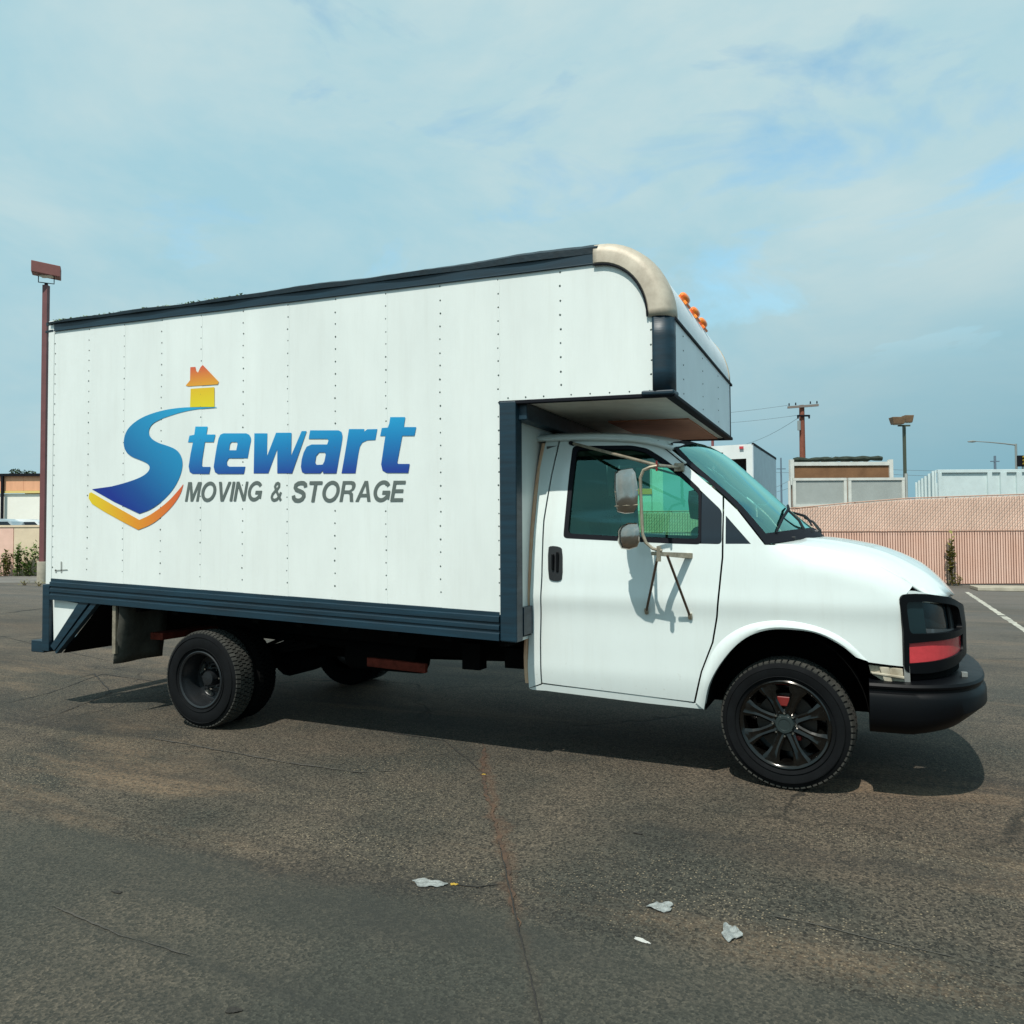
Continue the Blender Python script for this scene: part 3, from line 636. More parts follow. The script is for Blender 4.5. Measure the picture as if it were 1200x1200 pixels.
def body_sheet(name, loops, m, off=0, st=.03, parent=T, thick=.012, both=True, smooth=True):
    V, F = sheet(loops, st); res = []
    for side in ((-1, 1) if both else (-1,)):
        vs = [(x, side*(hw(x, z)+off), z) for x, z in V]
        bm = bmesh.new(); bv = [bm.verts.new(v) for v in vs]
        for f in F:
            try: bm.faces.new([bv[i] for i in f])
            except ValueError: pass
        bm.normal_update()
        for f in bm.faces:
            if f.normal.y*side < 0: f.normal_flip()
        for e_ in bm.edges:
            if e_.is_boundary: e_.smooth = False
        me = bpy.data.meshes.new(name); bm.to_mesh(me); bm.free()
        o = link(name, me, m, parent, smooth); res.append(o)
        if thick: sm = o.modifiers.new('s', 'SOLIDIFY'); sm.thickness = thick; sm.offset = -1; sm.use_even_offset = False
    return res
px_rear = [(620, 806), (618.5, 780), (621, 700), (628, 600), (633, 548), (640, 516), (655, 514.5), (645.5, 557), (636.5, 610), (634.2, 675), (632.6, 750), (634, 801)]
px_door = [(635.5, 800), (634.2, 750), (635.8, 675), (638.2, 610), (647.2, 557), (657, 514.5), (700, 513.8), (745, 514.4), (767, 518.5), (779, 525.5), (804.5, 545.5), (846.6, 581.5),
           (846.8, 600), (845.6, 653), (839, 723), (834, 753), (821, 787), (813, 822.5)]
px_sill = [(620, 807), (635.5, 802.2), (640, 802.5), (760, 816.5), (813, 824.5), (823, 826), (822, 831), (760, 824.5), (640, 809.5), (625, 808.5)]
px_hole = fillet([(661, 630), (664, 597), (668, 556), (672, 523.5), (740, 522.8), (758, 526.5), (776, 537.5), (799, 554), (821, 574.5), (846, 598.5), (845.6, 637.8), (790, 636.5), (720, 633)], 5)
arch_in = [(825, 831), (832, 800), (850, 770), (873, 748), (900, 738), (933, 738), (960, 743), (987, 757), (1003, 770)]
arch_out = [(815, 823), (824, 787), (840, 755), (867, 735), (900, 727), (933, 728), (967, 737), (993, 751), (1018, 775)]
# fender outline: pixels where measured, surface law along the top
fen = body_pts([(815, 824), (823, 787), (836.2, 753), (841.2, 723), (847.8, 653), (848.6, 600), (848.8, 583.5), (864.5, 598.5), (896, 638.5)])
fen += [(x, ztop(x)) for x in (-.05, .05, .15, .25, .35, .45, .55, .65, .715)]
fen += body_pts([(1061.5, 697), (1059.5, 706), (1058.5, 781), (1040, 779), (1018, 776)])
_i = smoothpoly(body_pts(arch_in[:-1]), False, 2); _o = smoothpoly(body_pts(arch_out[:-1]), False, 2)
fen += [tuple(a*.65+c*.35 for a, c in zip(p_, q_)) for p_, q_ in reversed(list(zip(_i, _o)))]
body_sheet('cab_rear_pillar', [body_pts(px_rear)], paint)
hole = body_pts(px_hole)
doors = body_sheet('door', [body_pts(px_door), hole], paint)
body_sheet('sill', [body_pts(px_sill)], paint, off=-.004)
tri_f = body_pts([(850.5, 604), (880, 637.4), (850.2, 637.4)])
body_sheet('front_wing', [fen, tri_f], paint)
# window rubber, glass, black quarter panels
px_glass = fillet([(665.5, 625), (668, 597), (672, 558), (676, 527), (740, 526.3), (756, 530), (773, 541), (796, 557.5), (818.6, 578), (818.2, 631.5), (790, 630.5), (720, 628)], 5)
px_ring_out = fillet([(660, 630.6), (663, 597), (667, 556), (671.2, 522.6), (740, 521.9), (758.6, 525.4), (777, 536.8), (800, 553.5), (821.8, 574.3), (821.3, 638), (790, 637), (720, 633.6)], 5)
body_sheet('window_seal', [body_pts(px_ring_out), body_pts(px_glass)], gasket, off=.0015, st=.03, thick=.02)
for d_, s_ in zip(doors, (0, 1)): pass
gl = body_sheet('side_window', [body_pts([(px-.0, py) for px, py in px_ring_out])], glass, off=-.016, st=.05, thick=0)
body_sheet('quarter_panel', [body_pts([(822.3, 575), (845.4, 598), (845.0, 637), (821.6, 637.2)])], frit, off=-.004, thick=.01)
body_sheet('quarter_panel', [body_pts([(850, 602.6), (881.4, 638), (849.8, 638)])], frit, off=-.004, thick=.01)
# dark backing behind the shut lines
jl = body_pts([(630, 798), (629, 760), (630.5, 690), (633.5, 605), (641, 557), (649, 530), (659, 530), (653, 557), (644, 605), (641, 690), (639, 750), (641, 797)])
body_sheet('door_jamb', [jl], dark, off=-.045, thick=0, st=.04)
jl = body_pts([(800, 815), (812, 785), (828, 750), (831, 720), (838, 640), (842, 597), (858, 604), (858, 660), (852, 725), (846, 755), (836, 785), (828, 800), (822, 824)])
body_sheet('door_jamb', [jl], dark, off=-.045, thick=0, st=.04)
body_sheet('door_jamb', [body_pts([(645, 796), (800, 812), (815, 820), (815, 827), (645, 806)])], dark, off=-.045, thick=0, st=.04)
# drip rail / roof side strip
rail = body_pts([(640, 513), (657, 512.6), (700, 512), (735, 512.4), (762, 515.6), (777, 522.5), (804, 544.5)])
b = B(); 
b.tube([(x, -hw(x, z)-.004, z+.008) for x, z in resample(rail, .06, False)], .009, 6); b.obj('drip_rail', paint, T, True)
b = B(); b.tube([(x, hw(x, z)+.004, z+.008) for x, z in resample(rail, .06, False)], .009, 6); b.obj('drip_rail', paint, T, True)
b = B(); b.tube([(x, -hw(x, z)-.002, z-.005) for x, z in resample(rail[1:], .06, False)], .006, 6); b.obj('door_seal', gasket, T, True)
# roof
ZROOF = [(-1.72, 2.245), (-1.6, 2.243), (-1.23, 2.226), (-1.03, 2.206), (-.93, 2.193), (-.8, 2.163), (-.69, 2.125), (-.6, 2.08)]
def zr(x): return sinterp(x, ZROOF)-.012
rl = [( -1.70, 2.20)]
def roofz(x, y):
    t = min(1, abs(y)/.80); return zr(x)+.075*(1-t**2.6)+.01
V, F = sheet([[(-1.70, -.80), (-1.4, -.803), (-1.0, -.81), (-.8, -.825), (-.70, -.835), (-.665, -.7), (-.645, -.45), (-.63, 0), (-.645, .45), (-.665, .7), (-.70, .835), (-.8, .825), (-1.0, .81), (-1.4, .803), (-1.70, .80)]], .07)
o = mesh('cab_roof', [(x, y, roofz(x, y) if abs(y) < .79 else zr(x)-.004) for x, y in V], F, paint, T, True); sm = o.modifiers.new('s', 'SOLIDIFY'); sm.thickness = .03; sm.offset = -1
# windscreen
SIDEC = [(787, 522), (804.5, 543.5), (822, 559), (848, 581), (864.5, 597.5), (897, 638.5)]
side3 = []
for u, v in SIDEC: x, z = onBody(u, v, -.004); side3.append(Vector((x, -hw(x, z)+.004, z)))
cen3 = [Vector((x, 0, z)) for x, z in ((-.655, 2.200), (-.545, 2.165), (-.40, 2.055), (-.18, 1.845), (.02, 1.655), (.205, 1.502))]
def par(P):
    L = [0]
    for a, b_ in zip(P, P[1:]): L.append(L[-1]+(b_-a).length)
    return [l/L[-1] for l in L]
def along(P, t):
    L = par(P); pts = [[(L[i], P[i][k]) for i in range(len(P))] for k in range(3)]
    return Vector([sinterp(t, pp) for pp in pts])
def wsp(t, s_, off=0):
    a = along(side3, t); c = along(cen3, t); k = 1-abs(s_)**2.3
    y = a.y*abs(s_)*(-1 if s_ > 0 else 1)
    p = Vector((a.x+(c.x-a.x)*k, y, a.z+(c.z-a.z)*k))
    return p + Vector((.62, 0, .78))*off
def wsgrid(t0, t1, s0, s1, nt, ns, off=0):
    return [[wsp(t0+(t1-t0)*i/nt, s0+(s1-s0)*j/ns, off) for j in range(ns+1)] for i in range(nt+1)]
b = B(); b.loft(wsgrid(.02, .97, -.97, .97, 14, 24), False); b.obj('windscreen', wglass, T, True)
b = B()
b.loft(wsgrid(0, 1, -1.0, -.935, 16, 2, .004), False); b.loft(wsgrid(0, 1, .935, 1.0, 16, 2, .004), False)
b.loft(wsgrid(-.02, .045, -1, 1, 2, 24, .004), False); b.loft(wsgrid(.915, 1.0, -1, 1, 3, 24, .004), False)
o = b.obj('windscreen_surround', gasket, T, True)
# hood
def Yh(x): return hw(max(x, -.1), ztop(x))
ZC = [(-.15, 1.47), (.1, 1.505), (.25, 1.498), (.4, 1.476), (.6, 1.428), (.8, 1.335), (.9, 1.250), (.97, 1.165), (1.02, 1.10)]
def H(x, y):
    yh = max(.3, Yh(x)); t = min(1, abs(y)/yh); zc = sinterp(x, ZC); zt_ = ztop(x)
    k = (1-t**2.0)*.62+.38*(1-t**6)
    k -= .05*math.exp(-((t-.62)/.06)**2)*0
    return zt_+(zc-zt_)*k + .006*math.exp(-((abs(y)-.55)/.05)**2)
NPL = [(0, 1.045), (.3, 1.03), (.5, .995), (.65, .95), (.75, .90), (.83, .835), (.88, .765), (.915, .69), (.94, .61), (.955, .5)]
def npx(y): return sinterp(abs(y), NPL)
def hood_outline():
    R_ = []
    ys = [-.82, -.7, -.5, -.25, 0, .25, .5, .7, .82]
    rear = [(-.085+.30*(1-(abs(y)/.82)**2), y) for y in ys]
    right = [(x, Yh(x)+.0) for x in (-.02, .1, .2, .3, .4, .5, .6, .66, .70)]
    fr = [(npx(y)-.045, y) for y in (.80, .7, .6, .4, .2, 0, -.2, -.4, -.6, -.7, -.80)]
    left = [(x, -Yh(x)) for x in (.70, .66, .6, .5, .4, .3, .2, .1, -.02)]
    return rear+right+fr+left
V, F = sheet([hood_outline()], .045)
o = mesh('bonnet', [(x, y*.996, H(x, y)) for x, y in V], F, paint, T, True); sm = o.modifiers.new('s', 'SOLIDIFY'); sm.thickness = .015; sm.offset = -1
# cowl and wipers
b = B(); b.loft([[Vector((-.10+.30*(1-(abs(y)/.84)**2)+dx, y, 1.452+.045*(1-(abs(y)/.84)**2)+dz)) for y in [-.84+1.68*k/16 for k in range(17)]] for dx, dz in ((-.06, -.005), (.05, -.018), (.07, -.05))], False); b.obj('cowl_panel', blackp, T, True)
def wiper(base, tip, bl0, bl1):
    b = B(); mid = base.lerp(tip, .5)+Vector((.01, 0, .02)); b.tube([base+Vector((0, 0, -.02)), base+Vector((0, 0, .015)), mid, tip], [.014, .012, .009, .008], 6); o = b.obj('wiper_arm', blackp, T, True)
    b = B(); b.tube([bl0, bl0.lerp(tip, .5)+Vector((.0, 0, .02)), tip+Vector((0, 0, .012)), bl1.lerp(tip, .5)+Vector((.0, 0, .02)), bl1], [.006, .009, .011, .009, .006], 6); b.obj('wiper_blade', gasket, o, True)
wiper(Vector((.11, -.42, 1.505)), wsp(.78, -.45, .035), wsp(.93, -.86, .012), wsp(.71, -.08, .012))
wiper(Vector((.17, .22, 1.53)), wsp(.83, .35, .035), wsp(.90, -.02, .012), wsp(.72, .72, .012))
B().box((.03, -.70, 1.475), (.06, -.66, 1.505)).obj('washer_nozzle', blackp, T, bevel=.004)
rr = random.Random(3)
for k in range(6): b = B(); b.tube([(.13+rr.uniform(-.03, .03), -.35+.08*k, 1.50), (.14+rr.uniform(-.03, .03), -.33+.08*k, 1.535+rr.uniform(0, .02))], .012, 5); b.obj('cowl_clip', blackp, T)
# wheel-arch flares
def arcs(pl): return [Vector((x, 0, z)) for x, z in body_pts(pl)]
ai, ao = arcs(arch_in), arcs(arch_out)
for side in (-1, 1):
    rings = []
    for k in range(41):
        t = k/40; a = along(ai, t); o_ = along(ao, t); fade = min(1, .35+4*(1-t), .6+3*t)
        r_ = []
        for (w, of) in ((-.03, -.06), (-.02, .006), (0, .014), (.22, .020), (.55, .016), (.85, .006), (1.0, -.004)):
            p = a.lerp(o_, w); r_.append(Vector((p.x, side*(hw(p.x, p.z)+of*fade), p.z)))
        rings.append(r_)
    b = B(); b.loft(rings, False); b.obj('wheel_arch_flare', paint, T, True)
# wheelwells
for side in (-1, 1):
    b = B(); rings = []
    for k in range(25):
        a = pi*k/24; r_ = .475
        rings.append([Vector((-.005-r_*cos(a)*1.0, side*y, .40+r_*sin(a)*1.12)) for y in (.955, .50)])
    b.loft(rings, False)
    b.add([(-.5, side*.5, .38), (.5, side*.5, .38), (.5, side*.5, .95), (-.5, side*.5, .95)], [(0, 1, 2, 3)])
    b.obj('wheel_well', dark, T)
# floor pan, inner firewall
b = B(); b.box((-1.66, -.90, .44), (-.52, .90, .56)); b.box((-.60, -.88, .50), (-.52, .88, 1.40)); b.box((.48, -.80, .45), (.60, .80, 1.20)); b.obj('floor_pan', dark, T)
b = B(); b.prism([(-1.66, y, z) for y, z in ((-.90, .5), (.90, .5), (.90, 1.45), (.74, 2.16), (-.74, 2.16), (-.90, 1.45))], (.02, 0, 0)); b.obj('cab_back_wall', inter, T)
b = B(); b.box((-1.62, -.78, 2.145), (-.80, .78, 2.165)); b.obj('headliner', interl, T)
# tan sealant bead between cab and bulkhead
bead = [onBody(*p) for p in [(617.5, 800), (615.5, 760), (618.5, 700), (624.5, 610), (629.5, 560), (637, 520)]]
b = B(); b.tube([(x, -hw(x, z)+.01, z) for x, z in resample(smoothpoly(bead, False, 1), .06, False)], .017, 6); b.obj('sealant_bead', seal_b, T, True)
# interior
for (yy) in (-.47, .47):
    b = B(); b.hexa([Vector((x, yy+dy, z)) for (z, xo) in ((.85, 0),) for (x, dy) in ((-1.42, -.24), (-.92, -.24), (-.92, .24), (-1.42, .24))]+[Vector((x, yy+dy, 1.05)) for (x, dy) in ((-1.42, -.24), (-.90, -.24), (-.90, .24), (-1.42, .24))])
    st_ = b.obj('seat', inter, T, bevel=.05)
    b = B(); b.hexa([Vector((x, yy+dy, 1.03)) for (x, dy) in ((-1.46, -.23), (-1.32, -.23), (-1.32, .23), (-1.46, .23))]+[Vector((x, yy+dy, 1.66)) for (x, dy) in ((-1.58, -.20), (-1.48, -.20), (-1.48, .20), (-1.58, .20))]); b.obj('seat_back', inter, st_, bevel=.04)
    b = B(); b.hexa([Vector((x, yy+dy, 1.69)) for (x, dy) in ((-1.56, -.11), (-1.48, -.11), (-1.48, .11), (-1.56, .11))]+[Vector((x, yy+dy, 1.86)) for (x, dy) in ((-1.58, -.10), (-1.51, -.10), (-1.51, .10), (-1.58, .10))]); b.obj('head_rest', inter, st_, bevel=.03)
b = B(); prof = [(-.62, 1.00), (-.62, 1.30), (-.52, 1.41), (-.30, 1.455), (.10, 1.44), (.10, 1.0)]
b.loft([[Vector((x, y, z)) for x, z in prof] for y in (-.86, .86)], True, True); b.obj('dashboard', inter, T, bevel=.02)
b = B()
ring = []
c0 = Vector((-.80, .45, 1.37)); ax = Vector((-.82, 0, .57)).normalized(); e1 = Vector((0, 1, 0)); e2 = ax.cross(e1)
b.tube([c0+(e1*cos(2*pi*k/28)+e2*sin(2*pi*k/28))*.19 for k in range(29)], .015, 8); b.tube([c0-e1*.18, c0, c0+e1*.18], .018, 6); b.tube([c0, c0-ax*.25], .04, 8); b.obj('steering_wheel', inter, T, True)
B().box((-.52, -.12, 1.98), (-.50, .12, 2.04)).tube([(-.51, 0, 2.01), (-.50, 0, 2.14)], .008, 6).obj('rear_view_mirror', inter, T)
# door handle
hp = smoothpoly([(642.5, 642), (646, 639.5), (656, 640.5), (659.5, 644), (659.5, 677), (656, 681), (646.5, 680.5), (643, 677)], it=1)
for o in body_sheet('door_handle', [body_pts(hp)], blackp, off=.008, st=.02, thick=.012):
    sgn = -1 if o.data.vertices[0].co.y < 0 else 1
    x, z = onBody(648.5, 655); X = onBody(655, 660)[0]
    b = B(); yy = sgn*(hw(x, z)+.010); b.box((x-.005, min(yy, yy+sgn*.022), z-.075), (x+.012, max(yy, yy+sgn*.022), z+.035)); b.box((x+.028, min(yy, yy+sgn*.018), z-.09), (x+.045, max(yy, yy+sgn*.018), z+.05)); b.obj('grip', bumperm, o, bevel=.006)
    b = B(); b.lathe([(.0, yy+sgn*.006), (.011, yy+sgn*.006), (.011, yy-sgn*.004)], 12, (X-.012, 0, z-.125)); b.obj('lock_cylinder', chrome, o, True)
# ------------------------------------------------------------------ nose: lamp surround, lamp, bumper
PL = [(y, npx(y)) for y in [.955, .95, .94, .93, .915, .90, .88, .86, .83, .80, .75, .70, .65, .6, .5, .4, .3, .2, .1, 0]]
PLs = [0]
for a, c in zip(PL, PL[1:]): PLs.append(PLs[-1]+math.hypot(a[0]-c[0], a[1]-c[1]))
LT = PLs[-1]
def nose(s_, z, off=0, side=-1):
    s_ = max(0, min(LT, s_)); y = interp(s_, [(a, p[0]) for a, p in zip(PLs, PL)]); x = interp(s_, [(a, p[1]) for a, p in zip(PLs, PL)])
    y2 = interp(min(LT, s_+.01), [(a, p[0]) for a, p in zip(PLs, PL)]); x2 = interp(min(LT, s_+.01), [(a, p[1]) for a, p in zip(PLs, PL)])
    if s_+.01 > LT: n_ = Vector((1, 0, 0))
    else: t = Vector((x2-x, y2-y, 0)); n_ = Vector((-t.y, t.x, 0)).normalized()
    lean = -.10*max(0, (z-.95))
    p = Vector((x+lean, y, z))+n_*off
    return Vector((p.x, side*p.y, p.z))
def nose_sheet(name, loops, m, off=0, thick=.02, st=.03, side=(-1, 1)):
    V, F = sheet(loops, st)
    for sd_ in side:
        bm = bmesh.new(); bv = [bm.verts.new(nose(a, c, off, sd_)) for a, c in V]
        for f in F: bm.faces.new([bv[i] for i in f])
        bm.normal_update()
        for f in bm.faces:
            c = f.calc_center_median()
            if f.normal.dot(Vector((c.x-.3, c.y, 0))) < 0: f.normal_flip()
        for e_ in bm.edges:
            if e_.is_boundary: e_.smooth = False
        me = bpy.data.meshes.new(name); bm.to_mesh(me); bm.free(); o = link(name, me, m, T, True)
        if thick: sm = o.modifiers.new('s', 'SOLIDIFY'); sm.thickness = thick; sm.offset = -1
    return o
S0 = .155  # where the surround meets the wing
frame_o = fillet([(S0, .712), (S0, 1.168), (.30, 1.172), (.50, 1.145), (.70, 1.10), (.95, 1.06), (.95, .77), (.70, .765), (.5, .735), (.3, .712)], .05)
lamp_hole = fillet([(S0+.035, .94), (S0+.035, 1.125), (.34, 1.125), (.55, 1.095), (.66, 1.07), (.70, .945), (.50, .94)], .03)
red_hole = [(S0+.03, .770), (S0+.03, .885), (.30, .895), (.70, .910), (.70, .815), (.30, .778)]
nose_sheet('lamp_surround', [frame_o, lamp_hole, red_hole], bumperm, .012, .04)
nose_sheet('headlamp', [[(S0+.02, .91), (S0+.02, 1.135), (.30, 1.135), (.30, .91)]], mat('smoked_lamp_cover', (.006, .018, .022), .3, coat=.2), -.012, .01)
nose_sheet('headlamp_recess', [[(.302, .91), (.302, 1.135), (.72, 1.12), (.72, .91)]], lensd, -.045, .01)
nose_sheet('headlamp_shelf', [[(.31, .925), (.31, .965), (.68, .94), (.68, .92)]], mat('shelf_plastic', (.05, .06, .065), .3), -.02, .01)
nose_sheet('turn_signal', [[(S0+.022, .762), (S0+.022, .893), (.30, .903), (.71, .918), (.71, .807), (.30, .770)]], redl, -.001, .015)
nose_sheet('grille', [[(.6, .80), (.6, 1.10), (LT, 1.08), (LT, .80)]], blackp, -.03, .01)
nose_sheet('lower_valance', [[(S0+.05, .60), (S0+.05, .80), (LT, .80), (LT, .60)]], dark, -.03, .01)
nose_sheet('nose_filler', [[(S0+.03, 1.13), (.75, 1.08), (.75, 1.10), (.45, 1.15), (.27, 1.185), (S0+.03, 1.19)]], paint, -.022, .01)
b = B(); rr = random.Random(8)
for k in range(5):
    s_ = k
    b.loft([[nose(.7+.03*0, .84+.045*k, .0), nose(LT, .84+.045*k, 0)], [nose(.7, .855+.045*k, .0), nose(LT, .855+.045*k, 0)]], False)
b.obj('grille_bars', blackp, T)
# cream inner bracket under the wing
cp = [onY(u, v, -.93) for u, v in ((1018, 779), (1058, 784), (1060, 803), (1038, 800), (1020, 789))]
b = B(); b.prism(cp, (0, .02, 0)); c2 = [onY(u, v, -.945) for u, v in ((1030, 781), (1042, 782.5), (1046, 800), (1036, 798))]; b.prism(c2, (0, .015, 0))
c3 = [onY(u, v, -.95) for u, v in ((1020, 787), (1060, 793), (1060, 796), (1022, 790))]; b.prism(c3, (0, .02, 0)); b.obj('wing_bracket', cream, T, bevel=.004)
b = B(); b.prism([onY(u, v, -.93) for u, v in ((1059, 779), (1066, 780), (1067, 800), (1060, 800))], (0, .02, 0)); b.obj('inner_strut', stealth, T)
# bumper: sweep a profile round a plan curve
BPL = [(1.0, .47), (.998, .60), (.985, .72), (.955, .83), (.90, .93), (.82, 1.005), (.70, 1.065), (.55, 1.105), (.3, 1.135), (0, 1.145)]
bp_ = smoothpoly([(x, y) for y, x in BPL], False, 2)
plan = [(x, -y) for x, y in bp_]+[(x, y) for x, y in reversed(bp_[:-1])]
bprof = [(-.16, .668), (-.03, .662), (-.008, .655), (0, .640), (-.004, .626), (-.014, .620), (-.014, .606), (.0, .598), (.010, .575), (.012, .48), (.0, .43), (-.05, .385), (-.16, .375)]
b = B(); rings = []
for i, (x, y) in enumerate(plan):
    a = plan[max(i-1, 0)]; c = plan[min(i+1, len(plan)-1)]; t = Vector((c[0]-a[0], c[1]-a[1])).normalized(); n_ = Vector((t.y, -t.x))
    if n_.dot(Vector((x-.3, y))) < 0: n_ = -n_
    fr = max(0, min(1, (x-.7)/.4))
    rings.append([Vector((x+n_.x*o_-(.05*fr if z < .45 else 0), y+n_.y*o_, z+(.012*fr if z > .6 else .035*fr if z < .5 else 0)-(.02 if z < .5 else 0)*(1-fr))) for o_, z in bprof])
b.loft(rings, True, True); b.obj('front_bumper', bumperm, T, True)
b = B(); b.box((.97, -.70, .675), (1.0, -.66, .70)); b.obj('bumper_clip', stealth, T)

# ------------------------------------------------------------------ wheels
def tyre(b_s, b_t, R_, w, rr_, n=72):
    h = w/2
    prof = [(rr_, -h*.80), (rr_+.012, -h*.90), (rr_+.05, -h*1.0), (rr_+.085, -h*1.02), (R_-.055, -h*.99), (R_-.028, -h*.90), (R_-.012, -h*.80), (R_-.011, 0), (R_-.012, h*.80), (R_-.028, h*.90), (R_-.055, h*.99), (rr_+.05, h), (rr_, h*.8)]
    b_s.lathe(prof, n)
    rows = [(-.86, -.56), (-.50, -.20), (-.14, .14), (.20, .50), (.56, .86)]
    for ri, (a, c) in enumerate(rows):
        for k in range(66):
            t0 = 2*pi*(k+(.5 if ri % 2 else 0))/66; t1 = t0+2*pi/66*.72; sk = .012*(1 if ri % 2 else -1)
            P = []
            for rad in (R_-.016, R_):
                for (t, y, s_) in ((t0, a, 0), (t1, a, 0), (t1, c, sk), (t0, c, sk)):
                    ra = rad-(.012 if abs(y) > .8 else 0)
                    P.append(Vector((ra*cos(t+s_), y*h, ra*sin(t+s_))))
            b_t.hexa(P)
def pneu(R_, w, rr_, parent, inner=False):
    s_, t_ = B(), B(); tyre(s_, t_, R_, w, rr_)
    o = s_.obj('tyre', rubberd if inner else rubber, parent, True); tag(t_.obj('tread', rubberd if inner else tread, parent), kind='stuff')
    rg = B()      # raised rings on the sidewall
    for r2 in (rr_+.035, R_-.05): rg.lathe([(r2-.003, -w/2*.98), (r2, -w/2*1.035), (r2+.003, -w/2*.98)], 64)
    rg.obj('sidewall_ring', rubber, parent, True)
RW = .345; TYR = .40
def front_wheel(side):
    b = B(); w = .235; h = w/2; rr_ = .262
    b.lathe([(rr_+.004, -h*.86), (rr_+.012, -h*.92), (rr_+.004, -h*.97), (rr_-.008, -h*.92), (rr_-.02, -h*.80), (rr_-.03, -h*.2), (rr_-.03, h*.8), (.06, h*.8)], 64)
    root = b.obj('front_wheel', rim, T, True)
    root.location = (.0, side*.80, RW); root.rotation_euler = (0, 0, (0 if side < 0 else pi)+radians(-5))
    pneu(TYR, w, rr_, root)
    # eight twisted spokes flaring to pairs at the rim
    for k in range(8):
        a = 2*pi*(k+.5)/8+.04; s_ = B()
        rings = []
        for t, wd, y, th in ((.06, .032, -.075, .03), (.10, .027, -.082, .03), (.15, .026, -.088, .028), (.195, .036, -.094, .026), (.230, .052, -.098, .022), (.256, .060, -.098, .02)):
            er = Vector((cos(a), 0, sin(a))); et = Vector((-sin(a), 0, cos(a)))
            c = er*t+Vector((0, y, 0))
            rings.append([c-et*wd, c-et*wd*.55+Vector((0, -.010, 0)), c+et*wd*.15+Vector((0, -.003, 0)), c+et*wd*.6+Vector((0, -.010, 0)), c+et*wd, c+et*wd*.8+Vector((0, th, 0)), c-et*wd*.8+Vector((0, th, 0))])
        s_.loft(rings, True, True); s_.obj('spoke', rim, root, True)
    b = B(); b.lathe([(.085, -.04), (.085, -.070), (.078, -.078), (.058, -.080), (.056, -.098), (.050, -.106), (.036, -.106), (.034, -.103), (.0, -.103)], 36); b.obj('hub_cap', mat('matt_hub_cap', (.02, .03, .03), .35) if 'matt_hub_cap' not in MATS else MATS['matt_hub_cap'], root, True)
    for k in range(8):
        a = 2*pi*k/8+pi/8*0; b = B(); c = (.070*cos(a), 0, .070*sin(a)); b.lathe([(.010, -.072), (.010, -.096), (.006, -.102), (0, -.102)], 8, c); b.obj('lug_nut', chrome, root, True)
    b = B(); b.lathe([(.0, -.02), (.18, -.02), (.18, .0), (0, .0)], 40); b.obj('brake_disc', mat('brake_disc_steel', (.05, .045, .04), .4, metal=.8) if 'brake_disc_steel' not in MATS else MATS['brake_disc_steel'], root, True)
    b = B(); b.hexa([Vector((x, y, z)) for z in (.10, .165) for (x, y) in ((-.055, -.055), (.055, -.055), (.055, .03), (-.055, .03))]); b.obj('brake_caliper', redp, root, bevel=.01)
    b = B(); b.hexa([Vector((x, y, z)) for z in (-.10, -.07) for (x, y) in ((.03, -.05), (.09, -.05), (.09, .03), (.03, .03))]); b.obj('caliper_bracket', redp, root, bevel=.006)
front_wheel(-1); front_wheel(1)
def rear_wheel(y, side, outer):
    b = B(); w = .225; h = w/2; rr_ = .226
    b.lathe([(rr_+.002, -h*.86), (rr_+.010, -h*.94), (rr_+.002, -h*.98), (rr_-.012, -h*.92), (rr_-.018, -h*.6), (rr_-.032, -h*.4), (rr_-.036, h*.35), (.185, h*.45), (.150, h*.52), (.125, h*.50), (.115, h*.42), (.07, h*.42), (.065, h*.1), (.055, -h*.25), (0, -h*.28)], 56)
    root = b.obj('rear_wheel', steelb, T, True)
    root.location = (-4.525, y, RW); root.rotation_euler = (0, 0, 0 if side < 0 else pi)
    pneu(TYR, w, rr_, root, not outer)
    if outer:
        for k in range(8):
            a = 2*pi*k/8; b = B(); b.lathe([(.011, h*.45), (.011, h*.12), (.007, h*.05), (0, h*.05)], 8, (.092*cos(a), 0, .092*sin(a))); b.obj('lug_nut', steelb if k % 3 else chrome, root, True)
        for k in range(4):   # hand holes: raised oval lips
            a = 2*pi*(k+.72)/4; b = B(); er = Vector((cos(a), 0, sin(a))); et = Vector((-sin(a), 0, cos(a)))
            P = [er*(.146+.022*sin(2*pi*j/18))+et*(.052*cos(2*pi*j/18))+Vector((0, h*.46, 0)) for j in range(19)]
            b.tube(P, .006, 6); ho = b.obj('hand_hole', steelb, root, True)
            b = B(); b.add([p+Vector((0, .002, 0)) for p in P[:-1]], [tuple(range(18))]); b.obj('hole_plate', mat('hand_hole_dust', (.045, .048, .042), .7) if 'hand_hole_dust' not in MATS else MATS['hand_hole_dust'], ho)
for side in (-1, 1):
    rear_wheel(side*1.105, side, True); rear_wheel(side*.845, side, False)
